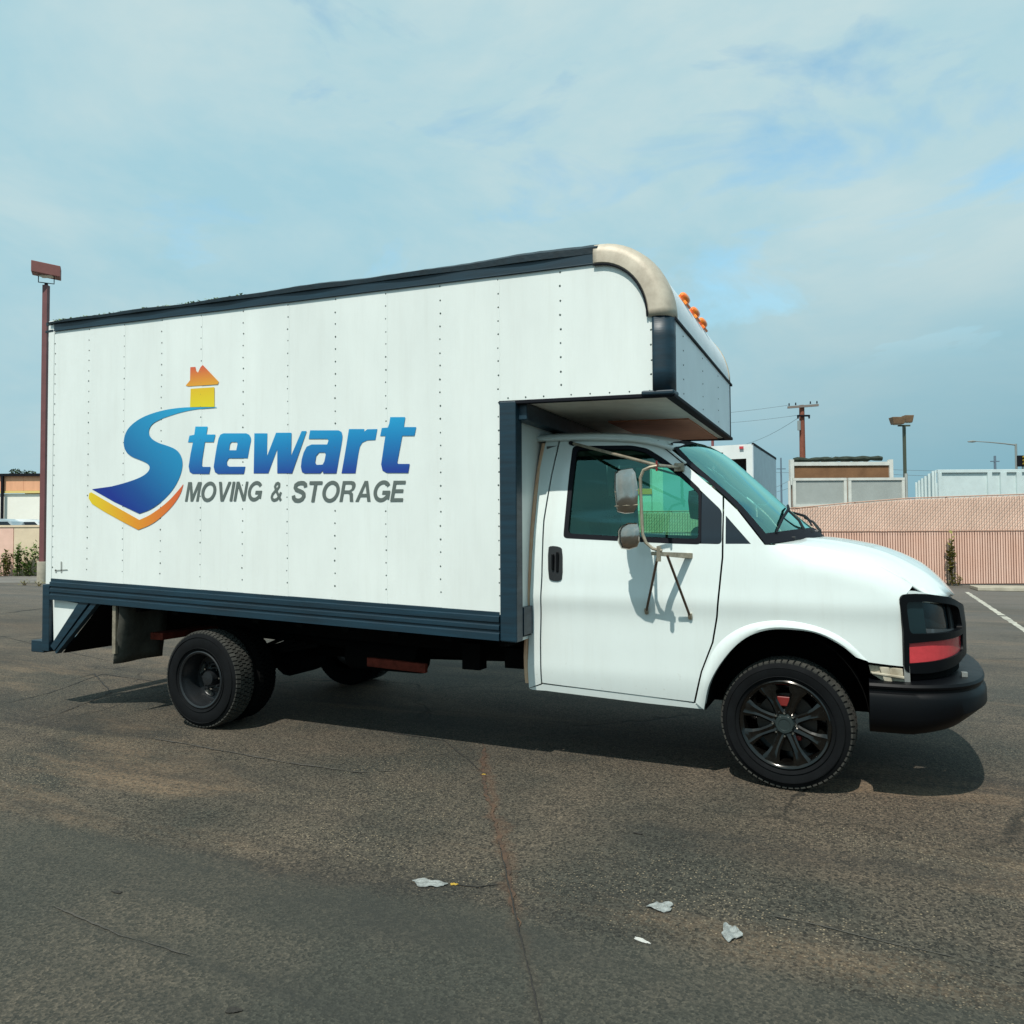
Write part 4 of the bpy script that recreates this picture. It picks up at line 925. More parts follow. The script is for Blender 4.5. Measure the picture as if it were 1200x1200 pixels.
# ------------------------------------------------------------------ west-coast mirrors
mhead = mat('mirror_back', (.58, .52, .47), .10, metal=1, col2=(.42, .36, .31), vs=7)
def mirror_set(side):
    def Q(u, v, y): p = onY(u, v, -y); return Vector((p.x, side*y, p.z))
    def QB(u, v, o_=0): x, z = onBody(u, v); return Vector((x, side*(hw(x, z)+o_), z))
    mr = B().tube([Q(770, 546, 1.27), Q(762, 547.5, 1.27), Q(754, 551, 1.27), Q(750.5, 560, 1.27), Q(751, 580, 1.27), Q(752, 605, 1.27), Q(753, 626, 1.27), Q(757, 636, 1.27), Q(765, 643, 1.27), Q(776, 645.5, 1.27)], .0105, 8).obj('mirror_frame', bracket, T, True)
    B().tube([QB(671, 519.5, .01), Q(771, 545.5, 1.25)], .0105, 8).obj('mirror_arm', bracket, mr, True)
    B().tube([Q(768, 545, 1.26), QB(797, 548, .02)], .010, 8).obj('mirror_arm', bracket, mr, True)
    B().tube([QB(668, 519, 0), QB(673, 520.5, .015)], .014, 8).obj('arm_foot', gasket, mr, True)
    c = QB(797, 548, .02); b = B(); b.box(c-Vector((.035, .012, .028)), c+Vector((.03, .012, .028))); b.tube([c+Vector((-.02, -.02, .02)), c+Vector((-.02, .02, .02))], .012, 6); b.tube([c+Vector((.02, -.02, -.015)), c+Vector((.02, .02, -.015))], .012, 6); b.obj('clamp_plate', bracket, mr, bevel=.005)
    # lower shelf bracket and struts
    a, c = Q(768, 648, 1.26), QB(812, 651, 0)
    b = B(); b.hexa([a+Vector((0, 0, -.014)), c+Vector((0, 0, -.020)), c+Vector((-.04, 0, -.020)), a+Vector((-.03, .01, -.014)), a+Vector((0, 0, .008)), c+Vector((0, 0, .016)), c+Vector((-.04, 0, .016)), a+Vector((-.03, .01, .008))]); b.obj('shelf_bracket', bracket, mr, bevel=.003)
    B().tube([Q(772, 640, 1.27), Q(772, 658, 1.27)], .014, 8).obj('shelf_bolt', bracket, mr, True)
    for (u0, v0, u1, v1) in ((771, 651, 758, 716), (782, 651, 809, 722)):
        e = QB(u1, v1, .012); B().tube([Q(u0, v0, 1.25), e], .0085, 8).obj('strut', legm, mr, True)
        B().tube([e+Vector((0, 0, .018)), e, e+Vector((0, -side*.010, -.014))], .014, 8).obj('strut_foot', bracket, mr, True)
    B().tube([Q(769.5, 540, 1.27), Q(769.5, 552, 1.27)], .007, 6).obj('bolt', redp, mr, True)
    # heads: curved metal backs facing forward, glass facing the rear
    def head(name, poly, cyx, depth, ymid, ribs=()):
        P = [Q(u, v, ymid) for u, v in poly]; cx = sum((p for p in P), Vector())/len(P)
        # the head hangs across the truck: rotate outline about its vertical so it faces mostly fore and aft
        R_ = [cx+Vector(((p.x-cx.x)*1.0, (p.x-cx.x)*.35*side, p.z-cx.z)) for p in P]
        nrm = Vector((.78, side*-.62*-1, 0)).normalized()
        if nrm.y*side < 0: nrm.y *= -1
        nrm = Vector((.33, side*.94, 0)).normalized()
        b = B(); rings = []
        for sc, dd in ((1, -.05), (1.0, 0), (.97, .010), (.86, .55*depth), (.62, .85*depth), (.3, .97*depth), (.03, depth)):
            rings.append([cx+(p-cx)*sc+nrm*dd for p in R_])
        b.loft(rings, True, True); hd = b.obj(name, mhead, mr, True)
        for za in ribs:
            xs = [p for p in R_]; lo = min(xs, key=lambda p: p.x); hi = max(xs, key=lambda p: p.x); cz_ = cx.z+za
            B().tube([Vector((lo.x+.004, lo.y, cz_))+nrm*.012, Vector((cx.x, cx.y, cz_+.002))+nrm*(depth*.8), Vector((hi.x-.004, hi.y, cz_+.004))+nrm*.012], .0035, 5).obj('rib', bracket, hd)
        return hd
    head('mirror_head', [(719, 553), (728, 550), (742, 548.5), (746, 554), (749.5, 574), (748.5, 594), (744, 601), (732, 602), (722, 600), (720, 590), (718, 570)], 0, .03, 1.27, (.0, -.09))
    head('spot_mirror', [(722.5, 622), (727, 616), (736, 612.5), (748, 613), (751, 620), (751, 634), (748, 641), (737, 644.5), (727, 643), (723, 636)], 0, .04, 1.27)
mirror_set(-1); mirror_set(1)

# ------------------------------------------------------------------ artwork on the side of the box
YL = -(HY+.0045)
def art(name, px, m, holes=()):
    if holes or True:
        V, F = sheet([px]+list(holes), 400)
    o = mesh(name, [onY(u, v, YL) for u, v in V], F, m, T)
    bm = bmesh.new(); bm.from_mesh(o.data)
    for f in bm.faces:
        f.normal_update()
        if f.normal.y > 0: f.normal_flip()
    bm.to_mesh(o.data); bm.free(); return o
def r1(p): return [(215+x/8.571, 480+y/8.571) for x, y in p]
def r2(p): return [(350+x/8.571, 480+y/8.571) for x, y in p]
def r3(p): return [(100+x/5.853, 420+y/5.853) for x, y in p]
cy_, bl_ = (.012, .30, .62), (.006, .035, .26)
let = gradmat('printed_blue_fade', [(0, (.015, .34, .62)), (.45, (.008, .20, .46)), (1, (.012, .045, .28))], onY(350, 492, YL), onY(350, 556, YL))
road = gradmat('printed_road_fade', [(0, (.015, .33, .58)), (.45, (.008, .20, .42)), (.8, (.004, .065, .27)), (1, (.003, .02, .24))], onY(215, 478, YL), onY(150, 600, YL))
yel = gradmat('printed_chevron_fade', [(0, (.72, .55, .01)), (.5, (.72, .28, .015)), (1, (.62, .10, .03))], onY(104, 590, YL), onY(214, 580, YL))
roofm = gradmat('printed_house_roof', [(0, (.62, .11, .04)), (1, (.72, .34, .02))], onY(238, 430, YL), onY(238, 452, YL))
hwm = gradmat('printed_house_wall', [(0, (.72, .48, .01)), (1, (.72, .60, .01))], onY(238, 455, YL), onY(238, 477, YL))
art('logo_letter', r1([(120,170),(242,170),(230,250),(320,250),(303,325),(215,325),(188,500),(185,560),(195,575),(272,575),(258,645),(90,645),(62,625),(52,570),(70,450),(95,328),(45,328),(60,262),(108,252)]), let)
art('logo_letter', r1([(400,238),(630,238),(660,252),(676,280),(678,310),(660,400),(645,488),(455,488),(435,520),(438,558),(460,573),(622,573),(608,645),(345,645),(315,625),(303,575),(318,470),(335,370),(352,290),(370,252)]), let, [r1([(482,325),(535,325),(543,345),(530,408),(457,408),(466,345)])])
art('logo_letter', r1([(712,238),(842,238),(838,470),(930,232),(1085,232),(1080,465),(1187,215),(1237,215),(1090,640),(942,640),(942,395),(852,640),(705,640)]), let)
art('logo_letter', r2([(115,208),(400,208),(430,225),(440,260),(438,300),(425,380),(400,520),(380,640),(245,640),(243,612),(215,640),(60,640),(32,625),(22,575),(30,500),(50,430),(80,372),(130,350),(285,350),(300,310),(288,293),(100,293)]), let, [r2([(205,430),(262,430),(272,450),(258,520),(240,552),(180,555),(165,530),(175,465)])])
art('logo_letter', r2([(505,195),(660,195),(655,222),(690,197),(790,195),(770,305),(690,308),(640,330),(615,370),(600,440),(570,640),(430,640),(455,500),(480,350)]), let)
art('logo_letter', r2([(920,75),(1070,75),(1055,175),(1180,175),(1162,262),(1040,262),(990,530),(1000,545),(1115,545),(1100,635),(880,635),(842,612),(828,550),(850,400),(870,265),(818,265),(835,185),(895,180),(910,140)]), let)
so_ = smoothpoly(r3([(900,333),(720,333),(600,343),(500,363),(400,398),(325,445),(278,500),(260,570),(270,630),(310,672),(380,698),(432,722),(445,755),(420,790),(370,820),(280,852),(180,878)]), False, 2)
si_ = smoothpoly(r3([(370,1065),(450,1037),(540,970),(610,890),(655,800),(670,720),(655,660),(620,622),(560,598),(500,580),(450,550),(430,505),(450,455),(500,423),(580,393),(680,363),(780,346),(900,337)]), False, 2)
art('logo_road', so_+r3([(45,897),(200,985)])+si_, road)
ce = smoothpoly(r3([(370,1108),(450,1072),(560,990),(630,915),(672,862)]), False, 2); cf = smoothpoly(r3([(672,866),(655,930),(600,1012),(530,1082),(450,1142),(362,1176)]), False, 2)
art('logo_chevron', r3([(40,918),(200,1012)])+ce+cf[1:]+r3([(250,1118),(130,1052),(45,998),(22,960),(26,925)]), yel)
art('logo_house_roof', r3([(720,60),(755,58),(760,85),(772,98),(790,60),(805,45),(915,160),(908,178),(705,192),(688,186),(706,165),(718,150)]), roofm)
art('logo_house_wall', r3([(722,208),(885,197),(885,335),(718,335)]), hwm)
grey = mat('printed_grey', (.11, .135, .125), .4)
def stroke(pts, w):
    """flat pen stroke of width w along pts, as one outline"""
    L_, R2 = [], []
    for i, p in enumerate(pts):
        p = Vector(p); a = Vector(pts[max(i-1, 0)]); c = Vector(pts[min(i+1, len(pts)-1)])
        d0 = (p-a).normalized() if i else (c-p).normalized(); d1 = (c-p).normalized() if i < len(pts)-1 else d0
        t = (d0+d1).normalized(); q = Vector((-t.y, t.x)); k = w/2/max(.5, q.dot(Vector((-d0.y, d0.x))))
        L_.append(tuple(p+q*k)); R2.append(tuple(p-q*k))
    return L_+R2[::-1]
def arc(cx, cy, rx, ry, a0, a1, n=18): return [(cx+rx*cos(radians(a0+(a1-a0)*k/n)), cy+ry*sin(radians(a0+(a1-a0)*k/n))) for k in range(n+1)]
GL = {'M': (.92, [[(0,0),(0,1),(.25,1),(.46,.36),(.67,1),(.92,1),(.92,0),(.75,0),(.75,.72),(.54,0),(.38,0),(.17,.72),(.17,0)]]),
 'O': (.98, [arc(.49, .5, .49, .52, 0, 350, 28), arc(.49, .5, .305, .35, 0, 350, 28)]),
 'V': (.84, [[(0,1),(.19,1),(.42,.24),(.65,1),(.84,1),(.52,0),(.32,0)]]), 'I': (.18, [[(0,0),(0,1),(.18,1),(.18,0)]]),
 'N': (.80, [[(0,0),(0,1),(.19,1),(.63,.30),(.63,1),(.8,1),(.8,0),(.61,0),(.17,.70),(.17,0)]]),
 'G': (.94, [stroke(arc(.48, .5, .395, .43, 38, 322, 26)+[(.845, .22), (.845, .43), (.50, .43)], .19)]),
 'S': (.80, [stroke([(.70,.72),(.66,.85),(.55,.915),(.40,.925),(.24,.90),(.13,.82),(.12,.70),(.20,.60),(.38,.54),(.55,.48),(.66,.40),(.69,.28),(.62,.15),(.50,.085),(.38,.075),(.24,.10),(.13,.19),(.09,.32)], .19)]),
 'T': (.74, [[(0,1),(.74,1),(.74,.84),(.46,.84),(.46,0),(.28,0),(.28,.84),(0,.84)]]),
 'R': (.82, [[(0,0),(0,1)]+[(.50,1),(.66,.97),(.76,.86),(.77,.72),(.72,.58),(.58,.49),(.70,.40),(.73,.22),(.80,0),(.60,0),(.55,.22),(.51,.35),(.42,.39),(.18,.39),(.18,0)], [(.18,.84),(.47,.84),(.58,.78),(.58,.62),(.47,.55),(.18,.55)]]),
 'A': (.88, [[(0,0),(.34,1),(.54,1),(.88,0),(.69,0),(.62,.22),(.26,.22),(.19,0)], [(.31,.38),(.57,.38),(.44,.78)]]),
 'E': (.70, [[(0,0),(0,1),(.70,1),(.70,.84),(.18,.84),(.18,.59),(.65,.59),(.65,.43),(.18,.43),(.18,.16),(.72,.16),(.72,0)]]),
 '&': (.84, [stroke([(.80,.03),(.62,.24),(.30,.62),(.22,.78),(.28,.90),(.39,.93),(.50,.88),(.52,.76),(.44,.64),(.24,.50),(.12,.38),(.09,.24),(.16,.12),(.30,.07),(.48,.10),(.64,.24),(.72,.46)], .15)])}
def words(txt, u0, u1, v0, v1, shear=.17):
    tot = sum(GL[c][0] for c in txt)+.09*(len(txt)-1); hh = v1-v0; sh = shear*hh; k = (u1-u0-sh)/tot; x = 0
    for c in txt:
        w, loops = GL[c]
        def mp_(p): return (u0+(x+p[0])*k+p[1]*sh, v1-p[1]*hh-.8*((x+p[0])/tot-.5))
        if c == '&':     # a stroke that crosses itself: quads laid a hair apart
            pl = loops[0]; n_ = len(pl)//2
            for i in range(n_-1):
                q = [mp_(pl[i]), mp_(pl[i+1]), mp_(pl[len(pl)-2-i]), mp_(pl[len(pl)-1-i])]
                AMP.append([onY(u, v, YL-.00006*i) for u, v in q])
            vs = [p for q in AMP for p in q]; mesh('logo_letter', vs, [tuple(range(4*i+3, 4*i-1, -1)) for i in range(len(AMP))], grey, T)
        else: art('logo_letter', [mp_(p) for p in loops[0]], grey, [[mp_(p) for p in h] for h in loops[1:]])
        x += w+.09
AMP = []
words('MOVING', 216.6, 309, 564.5, 587.3); words('&', 316, 333, 564.5, 587.6, .15); words('STORAGE', 340.6, 475.5, 563.6, 588)
# little marks low on the rear sheet
b = B(); P = lambda u, v: onY(u, v, YL)
b.add([P(64, 668), P(79, 667), P(79, 668.2), P(64, 669.2)], [(0, 1, 2, 3)]); b.add([P(71, 658), P(72.4, 658), P(72.4, 671), P(71, 671)], [(0, 1, 2, 3)]); b.add([P(64.5, 667), P(66, 667), P(66, 671), P(64.5, 671)], [(0, 1, 2, 3)]); b.obj('scuff_mark', grime, T)

# ================================================================== YARD ON THE RIGHT
D0 = 22.8
def AT(u, v, d=D0): return deep(u, v, d)
def GZ(u, d): p = deep(u, 628, d); return Vector((p.x, p.y, G))
slatm = mat('fence_slat', (.84, .56, .45), .6, vs=1.2, col2=(.76, .46, .35))
slatu = mat('fence_slat_upper', (.84, .60, .48), .65, var=.18, vs=1.2)
wirem = mat('galvanised_wire', (.50, .31, .23), .6, metal=0)
postm = mat('weathered_post', (.16, .09, .06), .6, var=.3)
fx = Vector((cos(YAW), sin(YAW), 0)); fyv = Vector((-sin(YAW), cos(YAW), 0))
FA = GZ(560, D0); FB = GZ(1330, D0); FL = (FB-FA).length
fen_o = thing('slat_fence', 'tall salmon slatted chain-link fence along the far edge of the lot', 'fence', FA, YAW)
FTOP = [(0, 2.21), (6.5, 2.25), ((GZ(933, D0)-FA).length, 2.32), ((GZ(997, D0)-FA).length, 2.47), ((GZ(1067, D0)-FA).length, 2.60), ((GZ(1200, D0)-FA).length, 2.70), (FL, 2.78)]
def ftop(x): return interp(x, FTOP)
zm = 1.62
b = B(); bu = B(); x = 0; rr = random.Random(2)
while x < FL:
    j = rr.uniform(-.006, .006); w = .054
    b.add([(x, 0, .04), (x+w, .006+j, .04), (x+w, .006+j, zm), (x, 0, zm)], [(0, 1, 2, 3)])
    bu.add([(x+.004, .03, zm-.0), (x+.070, .034, zm-.0), (x+.070, .034, ftop(x)-.03+j), (x+.004, .03, ftop(x)-.03+j)], [(0, 1, 2, 3)])
    x += .0765
b.add([(0, .05, .02), (FL, .05, .02), (FL, .05, zm+.02), (0, .05, zm+.02)], [(0, 1, 2, 3)])
tag(b.obj('lower_slats', [slatm], fen_o), kind='stuff'); tag(bu.obj('upper_slats', slatu, fen_o), kind='stuff')
darkb = mat('slat_gap', (.24, .12, .085), .9)
mesh('screen_backing', [(0, .045, .02), (FL, .045, .02), (FL, .045, zm+.02), (0, .045, zm+.02), (0, .06, zm), (FL, .06, zm)]+[(x_, .06, z_-.06) for x_, z_ in reversed(FTOP)], [(0, 1, 2, 3), (4, 5)+tuple(range(6, 6+len(FTOP)))], darkb, fen_o)
b = B(); x = -2.0
while x < FL:   # the mesh: two families of leaning wires
    for dr in (1,):
        pts = [(x+dr*(z-.05)*.9, -.012, z) for z in (zm, 2.55)]
        x0, z0 = pts[0][0], zm; x1, z1 = pts[1][0], 2.55
        zt_ = ftop(max(0, min(FL, (x0+x1)/2+.6)))
        t = (zt_-.02-z0)/(z1-z0); x1 = x0+(x1-x0)*t; z1 = zt_-.02
        if x0 < 0 or x0 > FL or x1 < 0 or x1 > FL: continue
        w = .009; b.add([(x0-w, -.010, z0), (x0+w, -.010, z0), (x1+w, -.010, z1), (x1-w, -.010, z1)], [(0, 1, 2, 3)])
    x += .16
tag(b.obj('chain_link_mesh', wirem, fen_o), kind='stuff')
for k in range(8):
    x = .3+k*2.75
    if x < FL: B().tube([(x, .08, 0), (x, .08, ftop(x)+.01)], .03, 8).obj('fence_post', postm, fen_o, True)
for u in (905+69, 985):
    pass
B().tube([(x_, .07, z_) for x_, z_ in FTOP], .018, 6).obj('top_rail', wirem, fen_o, True)
B().tube([(0, -.014, zm), (FL, -.014, zm)], .010, 6).obj('mid_rail', wirem, fen_o, True)
# concrete wheel stop / kerb by the fence
conc = mat('concrete', (.36, .33, .26), .85, var=.25, vs=4, bump=.2, bs=30)
k0, k1 = onZ(1146, 692.5), onZ(1290, 695)
b = B(); dv = (k1-k0).normalized(); pv = Vector((-dv.y, dv.x, 0))
b.hexa([k0, k1, k1+pv*1.0, k0+pv*1.0]+[p+Vector((0, 0, .10)) for p in (k0+pv*.02, k1+pv*.02, k1+pv*.98, k0+pv*.98)])
tag(b.obj('kerb', conc, bevel=.02), kind='structure')
# painted bay line
linem = mat('worn_white_paint', (.55, .53, .45), .8, col2=(.22, .21, .18), vs=5)
a0, a1 = onZ(1133, 694), onZ(1213, 747); dd = (a1-a0).normalized(); pp = Vector((-dd.y, dd.x, 0))*.055
vs = []; fs = []; rr = random.Random(4); n_ = 60
for k in range(n_+1):
    c = a0.lerp(a1, k/n_)+Vector((0, 0, .004)); w = 1+rr.uniform(-.25, .15); vs += [c-pp*w, c+pp*w]
    if k and rr.random() > .04: fs.append((2*k-2, 2*k, 2*k+1, 2*k-1))
tag(mesh('parking_line', vs, fs, linem), kind='structure')
# ------------------------------------------------------------------ plants
leafm = mat('leaf_green', (.13, .21, .035), .6, col2=(.07, .13, .022), vs=9)
leafo = mat('leaf_olive', (.24, .20, .045), .6, col2=(.13, .14, .03), vs=9)
leafd = mat('leaf_dark', (.035, .07, .02), .7, col2=(.018, .04, .012), vs=3)
stemm = mat('plant_stem', (.12, .08, .035), .8)
def weed(loc, h, w, label, m, seed, n=220, stems=4, taper=.5, name='weed'):
    rr = random.Random(seed); t = thing(name, label, 'weed', loc); bs_, bl = B(), B()
    for s_ in range(stems):
        top = Vector((rr.uniform(-.5, .5)*w, rr.uniform(-.3, .3)*w, h*rr.uniform(.7, 1))) if s_ else Vector((0, 0, h))
        base = Vector((rr.uniform(-.1, .1)*w, rr.uniform(-.1, .1)*w, 0)); mid = base.lerp(top, .5)+Vector((rr.uniform(-.1, .1)*w, 0, 0))
        bs_.tube([base, mid, top], [.012, .009, .004], 5)
        for k in range(n//stems):
            f = rr.random()**.8; p = (base.lerp(mid, f*2) if f < .5 else mid.lerp(top, f*2-1)); sp = w*.30*(1-f*taper)
            p = p+Vector((rr.gauss(0, sp*.5), rr.gauss(0, sp*.4), rr.gauss(0, .02))); L = rr.uniform(.08, .17)*(h/1.2)**.5; a = rr.uniform(0, 2*pi); e_ = rr.uniform(-.2, .9)
            d = Vector((cos(a)*cos(e_), sin(a)*cos(e_), sin(e_)))*L; q = d.cross(Vector((0, 0, 1))).normalized()*L*.32
            bl.add([p, p+d*.5+q, p+d, p+d*.5-q], [(0, 1, 2), (0, 2, 3)])
    bs_.obj('stem', stemm, t); tag(bl.obj('foliage', m, t), kind='stuff'); return t
p = GZ(1115, D0-.25); weed(p, 1.52, .17, 'tall thin olive weed climbing the salmon slat fence', leafo, 1, 200, 3, .3)
p = GZ(1122, D0-.3); weed(p, .30, .3, 'small low weed tuft at the foot of the slat fence', leafo, 9, 80, 3)

# ------------------------------------------------------------------ machines beyond the fence
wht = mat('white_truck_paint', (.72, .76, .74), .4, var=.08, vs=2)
shadew = mat('shaded_white_sheet', (.55, .62, .66), .45, var=.08, vs=2)  # white paint of the turned-away side, bluish shade put into the colour
tyrem = rubber
def frame_loc(u, d): return GZ(u, d)
def wheel_simple(parent, x, y, r=.45, w=.28):
    b = B(); b.lathe([(r*.55, -w/2), (r*.92, -w/2), (r, -w*.38), (r, w*.38), (r*.92, w/2), (r*.55, w/2)], 20, (x, y, r), cap=False); o = b.obj('wheel', rubber, parent, True)
    b = B(); b.lathe([(0, -w*.3), (r*.5, -w*.3), (r*.57, -w*.48), (r*.57, w*.48), (r*.5, w*.3), (0, w*.3)], 16, (x, y, r)); b.obj('rim', stealth, o, True)
# white box truck whose open rear shows above the bonnet
d_ = 31; o0 = GZ(883, d_)
def H_(v, d): return max(.05, 1.53-G+(628-v)/FPX*d)
vd = GZ(905, 36)-o0; bt = thing('box_truck', 'white box truck with dark open rear doorway parked beyond the fence', 'truck', o0, atan2(vd.y, vd.x)-pi/2)
hT = H_(523.5, d_)
wR = (883-832)/FPX*d_
b = B(); b.box((-wR, 0, 1.0), (-wR+.12, .1, hT)); b.box((-.24, 0, 1.0), (0, .1, hT-.58)); b.box((-wR, 0, hT-.58), (0, .1, hT)); b.obj('rear_frame', wht, bt)
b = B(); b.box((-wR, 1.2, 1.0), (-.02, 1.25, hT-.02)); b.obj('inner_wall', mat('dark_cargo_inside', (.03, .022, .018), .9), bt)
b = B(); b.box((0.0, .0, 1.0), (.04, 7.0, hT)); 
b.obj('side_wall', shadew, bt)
b = B(); b.box((-wR, .1, hT-.03), (0, 7.0, hT)); b.obj('roof', wht, bt)
b = B(); b.box((-.02, 0, hT-.05), (.06, 7.0, hT+.05)); b.obj('roof_trim', gasket, bt)
B().box((-.50, -.08, hT-.18), (-.34, 0, hT-.08)).obj('marker_lamp', redl, bt)
B().box((-wR, .1, .85), (0, 7, 1.0)).obj('floor', gasket, bt)
B().box((-wR+.1, 7.2, .7), (-.1, 9, 2.6)).obj('cab', wht, bt, bevel=.1)
for yy in (1.6, 8.2):
    for xx in (-wR+.2, -.2): wheel_simple(bt, 0, 0) if False else None
for yy in (1.6, 8.2):
    for xx in (-wR+.2, -.2):
        b = B()
        ring = [[Vector((xx+dx, yy+r_*cos(2*pi*k/18), .45+r_*sin(2*pi*k/18))) for k in range(18)] for dx, r_ in ((-.13, .25), (-.13, .42), (-.09, .45), (.09, .45), (.13, .42), (.13, .25))]
        b.loft(ring, True, True); b.obj('wheel', rubber, bt, True)
# second truck seen through the cab windows: white with an orange stripe
d_ = 30; o0 = GZ(765, d_); st2 = thing('box_truck', 'white truck with orange stripe seen through the cab side windows', 'truck', o0, YAW)
h2 = H_(540, d_)
b = B(); b.box((0, 0, .9), (.42, 6, h2)); b.obj('box_side', wht, st2)
b = B(); b.box((-.95, .02, .7), (0, 2.2, 1.53+(628-575)/FPX*d_)); b.obj('cab', wht, st2, bevel=.06)
B().box((-.80, -.015, H_(576, d_)-.2), (-.02, .018, H_(576, d_)+.02)).obj('orange_stripe', mat('orange_stripe_paint', (.95, .36, .03), .4), st2)
B().box((-.9, .5, H_(574, d_)), (0, 2.0, H_(545, d_))).obj('window_block', frit, st2)
for yy in (1.0, 4.8):
    ring = [[Vector((-.5+dx, yy+r_*cos(2*pi*k/18), .45+r_*sin(2*pi*k/18))) for k in range(18)] for dx, r_ in ((-.13, .25), (-.13, .42), (-.09, .45), (.09, .45), (.13, .42), (.13, .25))]
    B().loft(ring, True, True).obj('wheel', rubber, st2, True)
# tipper / stake body
d_ = 27; o0 = GZ(930, d_); dt = thing('dump_trailer', 'grey and white high-sided dump trailer with brown inside and green tarp roll', 'trailer', o0, YAW)
sc = d_/FPX; U = lambda u: (u-930)*sc
frw = mat('white_steel_frame', (.66, .67, .62), .5, var=.15, vs=3); gpan = mat('galvanised_panel', (.37, .40, .38), .5, var=.12, vs=2)
brn = mat('brown_inside', (.22, .11, .05), .8, var=.25, vs=2); tarp = mat('green_tarp', (.03, .045, .03), .8, col2=(.014, .022, .014), vs=5)
zb, zp, zt2 = H_(598, d_), H_(564, d_), H_(546, d_)
W_ = U(1061); W2 = U(1044)
for (a, c, nm) in ((0, U(993), 0), (U(995), W_, 1)):
    b = B(); b.box((a+.08, 0, zb+.08), (c-.08, .04, zp-.06)); b.obj('side_panel', gpan, dt)
    b = B(); b.box((a, -.04, zb), (c, .06, zb+.09)); b.box((a, -.04, zp-.09), (c, .06, zp)); b.box((a, -.035, zb+.09), (a+.10, .055, zp-.09)); b.box((c-.10, -.035, zb+.09), (c, .055, zp-.09)); b.obj('panel_frame', frw, dt)
b = B(); WA = (928-600)*(d_+2.35)/FPX-(930-600)*d_/FPX; W2 = (1044-600)*(d_+2.35)/FPX-(930-600)*d_/FPX; zt2 = 1.53-G+(628-546)/FPX*(d_+2.35)
b.box((WA, 2.3, zb), (W2, 2.36, zt2)); b.obj('far_wall', brn, dt)
B().hexa([Vector((W_-.06, .06, zb)), Vector((W_, .06, zb)), Vector((W2, 2.3, zb)), Vector((W2-.06, 2.3, zb)), Vector((W_-.06, .06, zp)), Vector((W_, .06, zp)), Vector((W2, 2.3, zp)), Vector((W2-.06, 2.3, zp))]).obj('end_wall', brn, dt)
b = B(); b.box((WA-.06, 2.22, zp-.1), (WA+.08, 2.42, zt2+.12)); b.box((W2-.06, 2.22, zp-.1), (W2+.08, 2.42, zt2+.10)); b.box((WA+.08, 2.25, zt2-.12), (W2-.06, 2.40, zt2+.02)); b.obj('upper_frame', frw, dt)
b = B(); rr = random.Random(6); pts = [(WA+(W2-WA-.25)*k/24+.1, 2.33, zt2+.10+rr.uniform(-.02, .02)+.05*k/24) for k in range(24)]
b.tube(pts, [rr.uniform(.07, .12) for _ in pts], 8); b.obj('tarp_roll', tarp, dt)
B().box((0, .1, zb-.25), (W_, 2.3, zb-.05)).obj('chassis', gasket, dt)
for k in (U(960), U(1000), U(1040)): wheel_simple(dt, k, .1)
B().tube([(-.12, 0, 0), (-.12, 0, zp-.1)], .05, 6).obj('jack_stand', frw, dt)
B().tube([(W_+.12, .1, zb), (W_+.12, .1, zp+.15)], .05, 6).obj('tail_post', gpan, dt)
# roll-off container
d_ = 29; sc = d_/FPX; o0 = GZ(1100, d_); U = lambda u: (u-1100)*sc
rc = thing('waste_container', 'pale blue-white ribbed steel container behind the right end of the fence', 'container', o0, YAW)
cw = mat('container_paint', (.60, .70, .70), .5, var=.1, vs=2)
zt3 = H_(555, d_); zb3 = .35; W_ = U(1300)
B().box((.06, .02, zb3), (W_, .07, zt3-.05)).obj('front_wall', cw, rc)
b = B(); b.box((0, -.05, zt3-.12), (W_, .12, zt3)); b.obj('top_rim', cw, rc, bevel=.01)
for (ua, ub) in ((1100, 1104), (1158, 1163), (1173, 1180), (1192, 1198), (1212, 1218), (1240, 1246)):
    B().box((U(ua), -.07, zb3), (U(ub), .02, zt3-.12)).obj('rib', cw, rc)
Lc = 6.4
ang = Vector((-.56*2.1, 6.0, 0)); q_ = GZ(1077, 36.5)-o0; Lc = q_.length; sidev = Vector((q_.dot(fx), q_.dot(fyv), 0)).normalized()
e0 = Vector((0, .07, 0)); e1_ = e0+sidev*Lc
pn = Vector((-sidev.y, sidev.x, 0))*.05
b = B(); b.hexa([e0+Vector((0, 0, zb3)), e1_+Vector((0, 0, zb3)), e1_+pn+Vector((0, 0, zb3)), e0+pn+Vector((0, 0, zb3)), e0+Vector((0, 0, zt3-.02)), e1_+Vector((0, 0, zt3-.02)), e1_+pn+Vector((0, 0, zt3-.02)), e0+pn+Vector((0, 0, zt3-.02))]); b.obj('end_wall', cw, rc)
for k in range(6):
    c = e0+sidev*(Lc*(k+.15)/5.6); b = B(); w = sidev*.10; q = pn*2.6
    b.hexa([c+Vector((0, 0, zb3)), c+w+Vector((0, 0, zb3)), c+w+q+Vector((0, 0, zb3)), c+q+Vector((0, 0, zb3)), c+Vector((0, 0, zt3-.02)), c+w+Vector((0, 0, zt3-.02)), c+w+q+Vector((0, 0, zt3-.02)), c+q+Vector((0, 0, zt3-.02))]); b.obj('rib', cw, rc)
# far wall of the container closes it
B().box((sidev.x*Lc+.02, Lc*sidev.y+.02, zb3), (W_, Lc*sidev.y+.08, zt3-.02)).obj('back_wall', cw, rc)

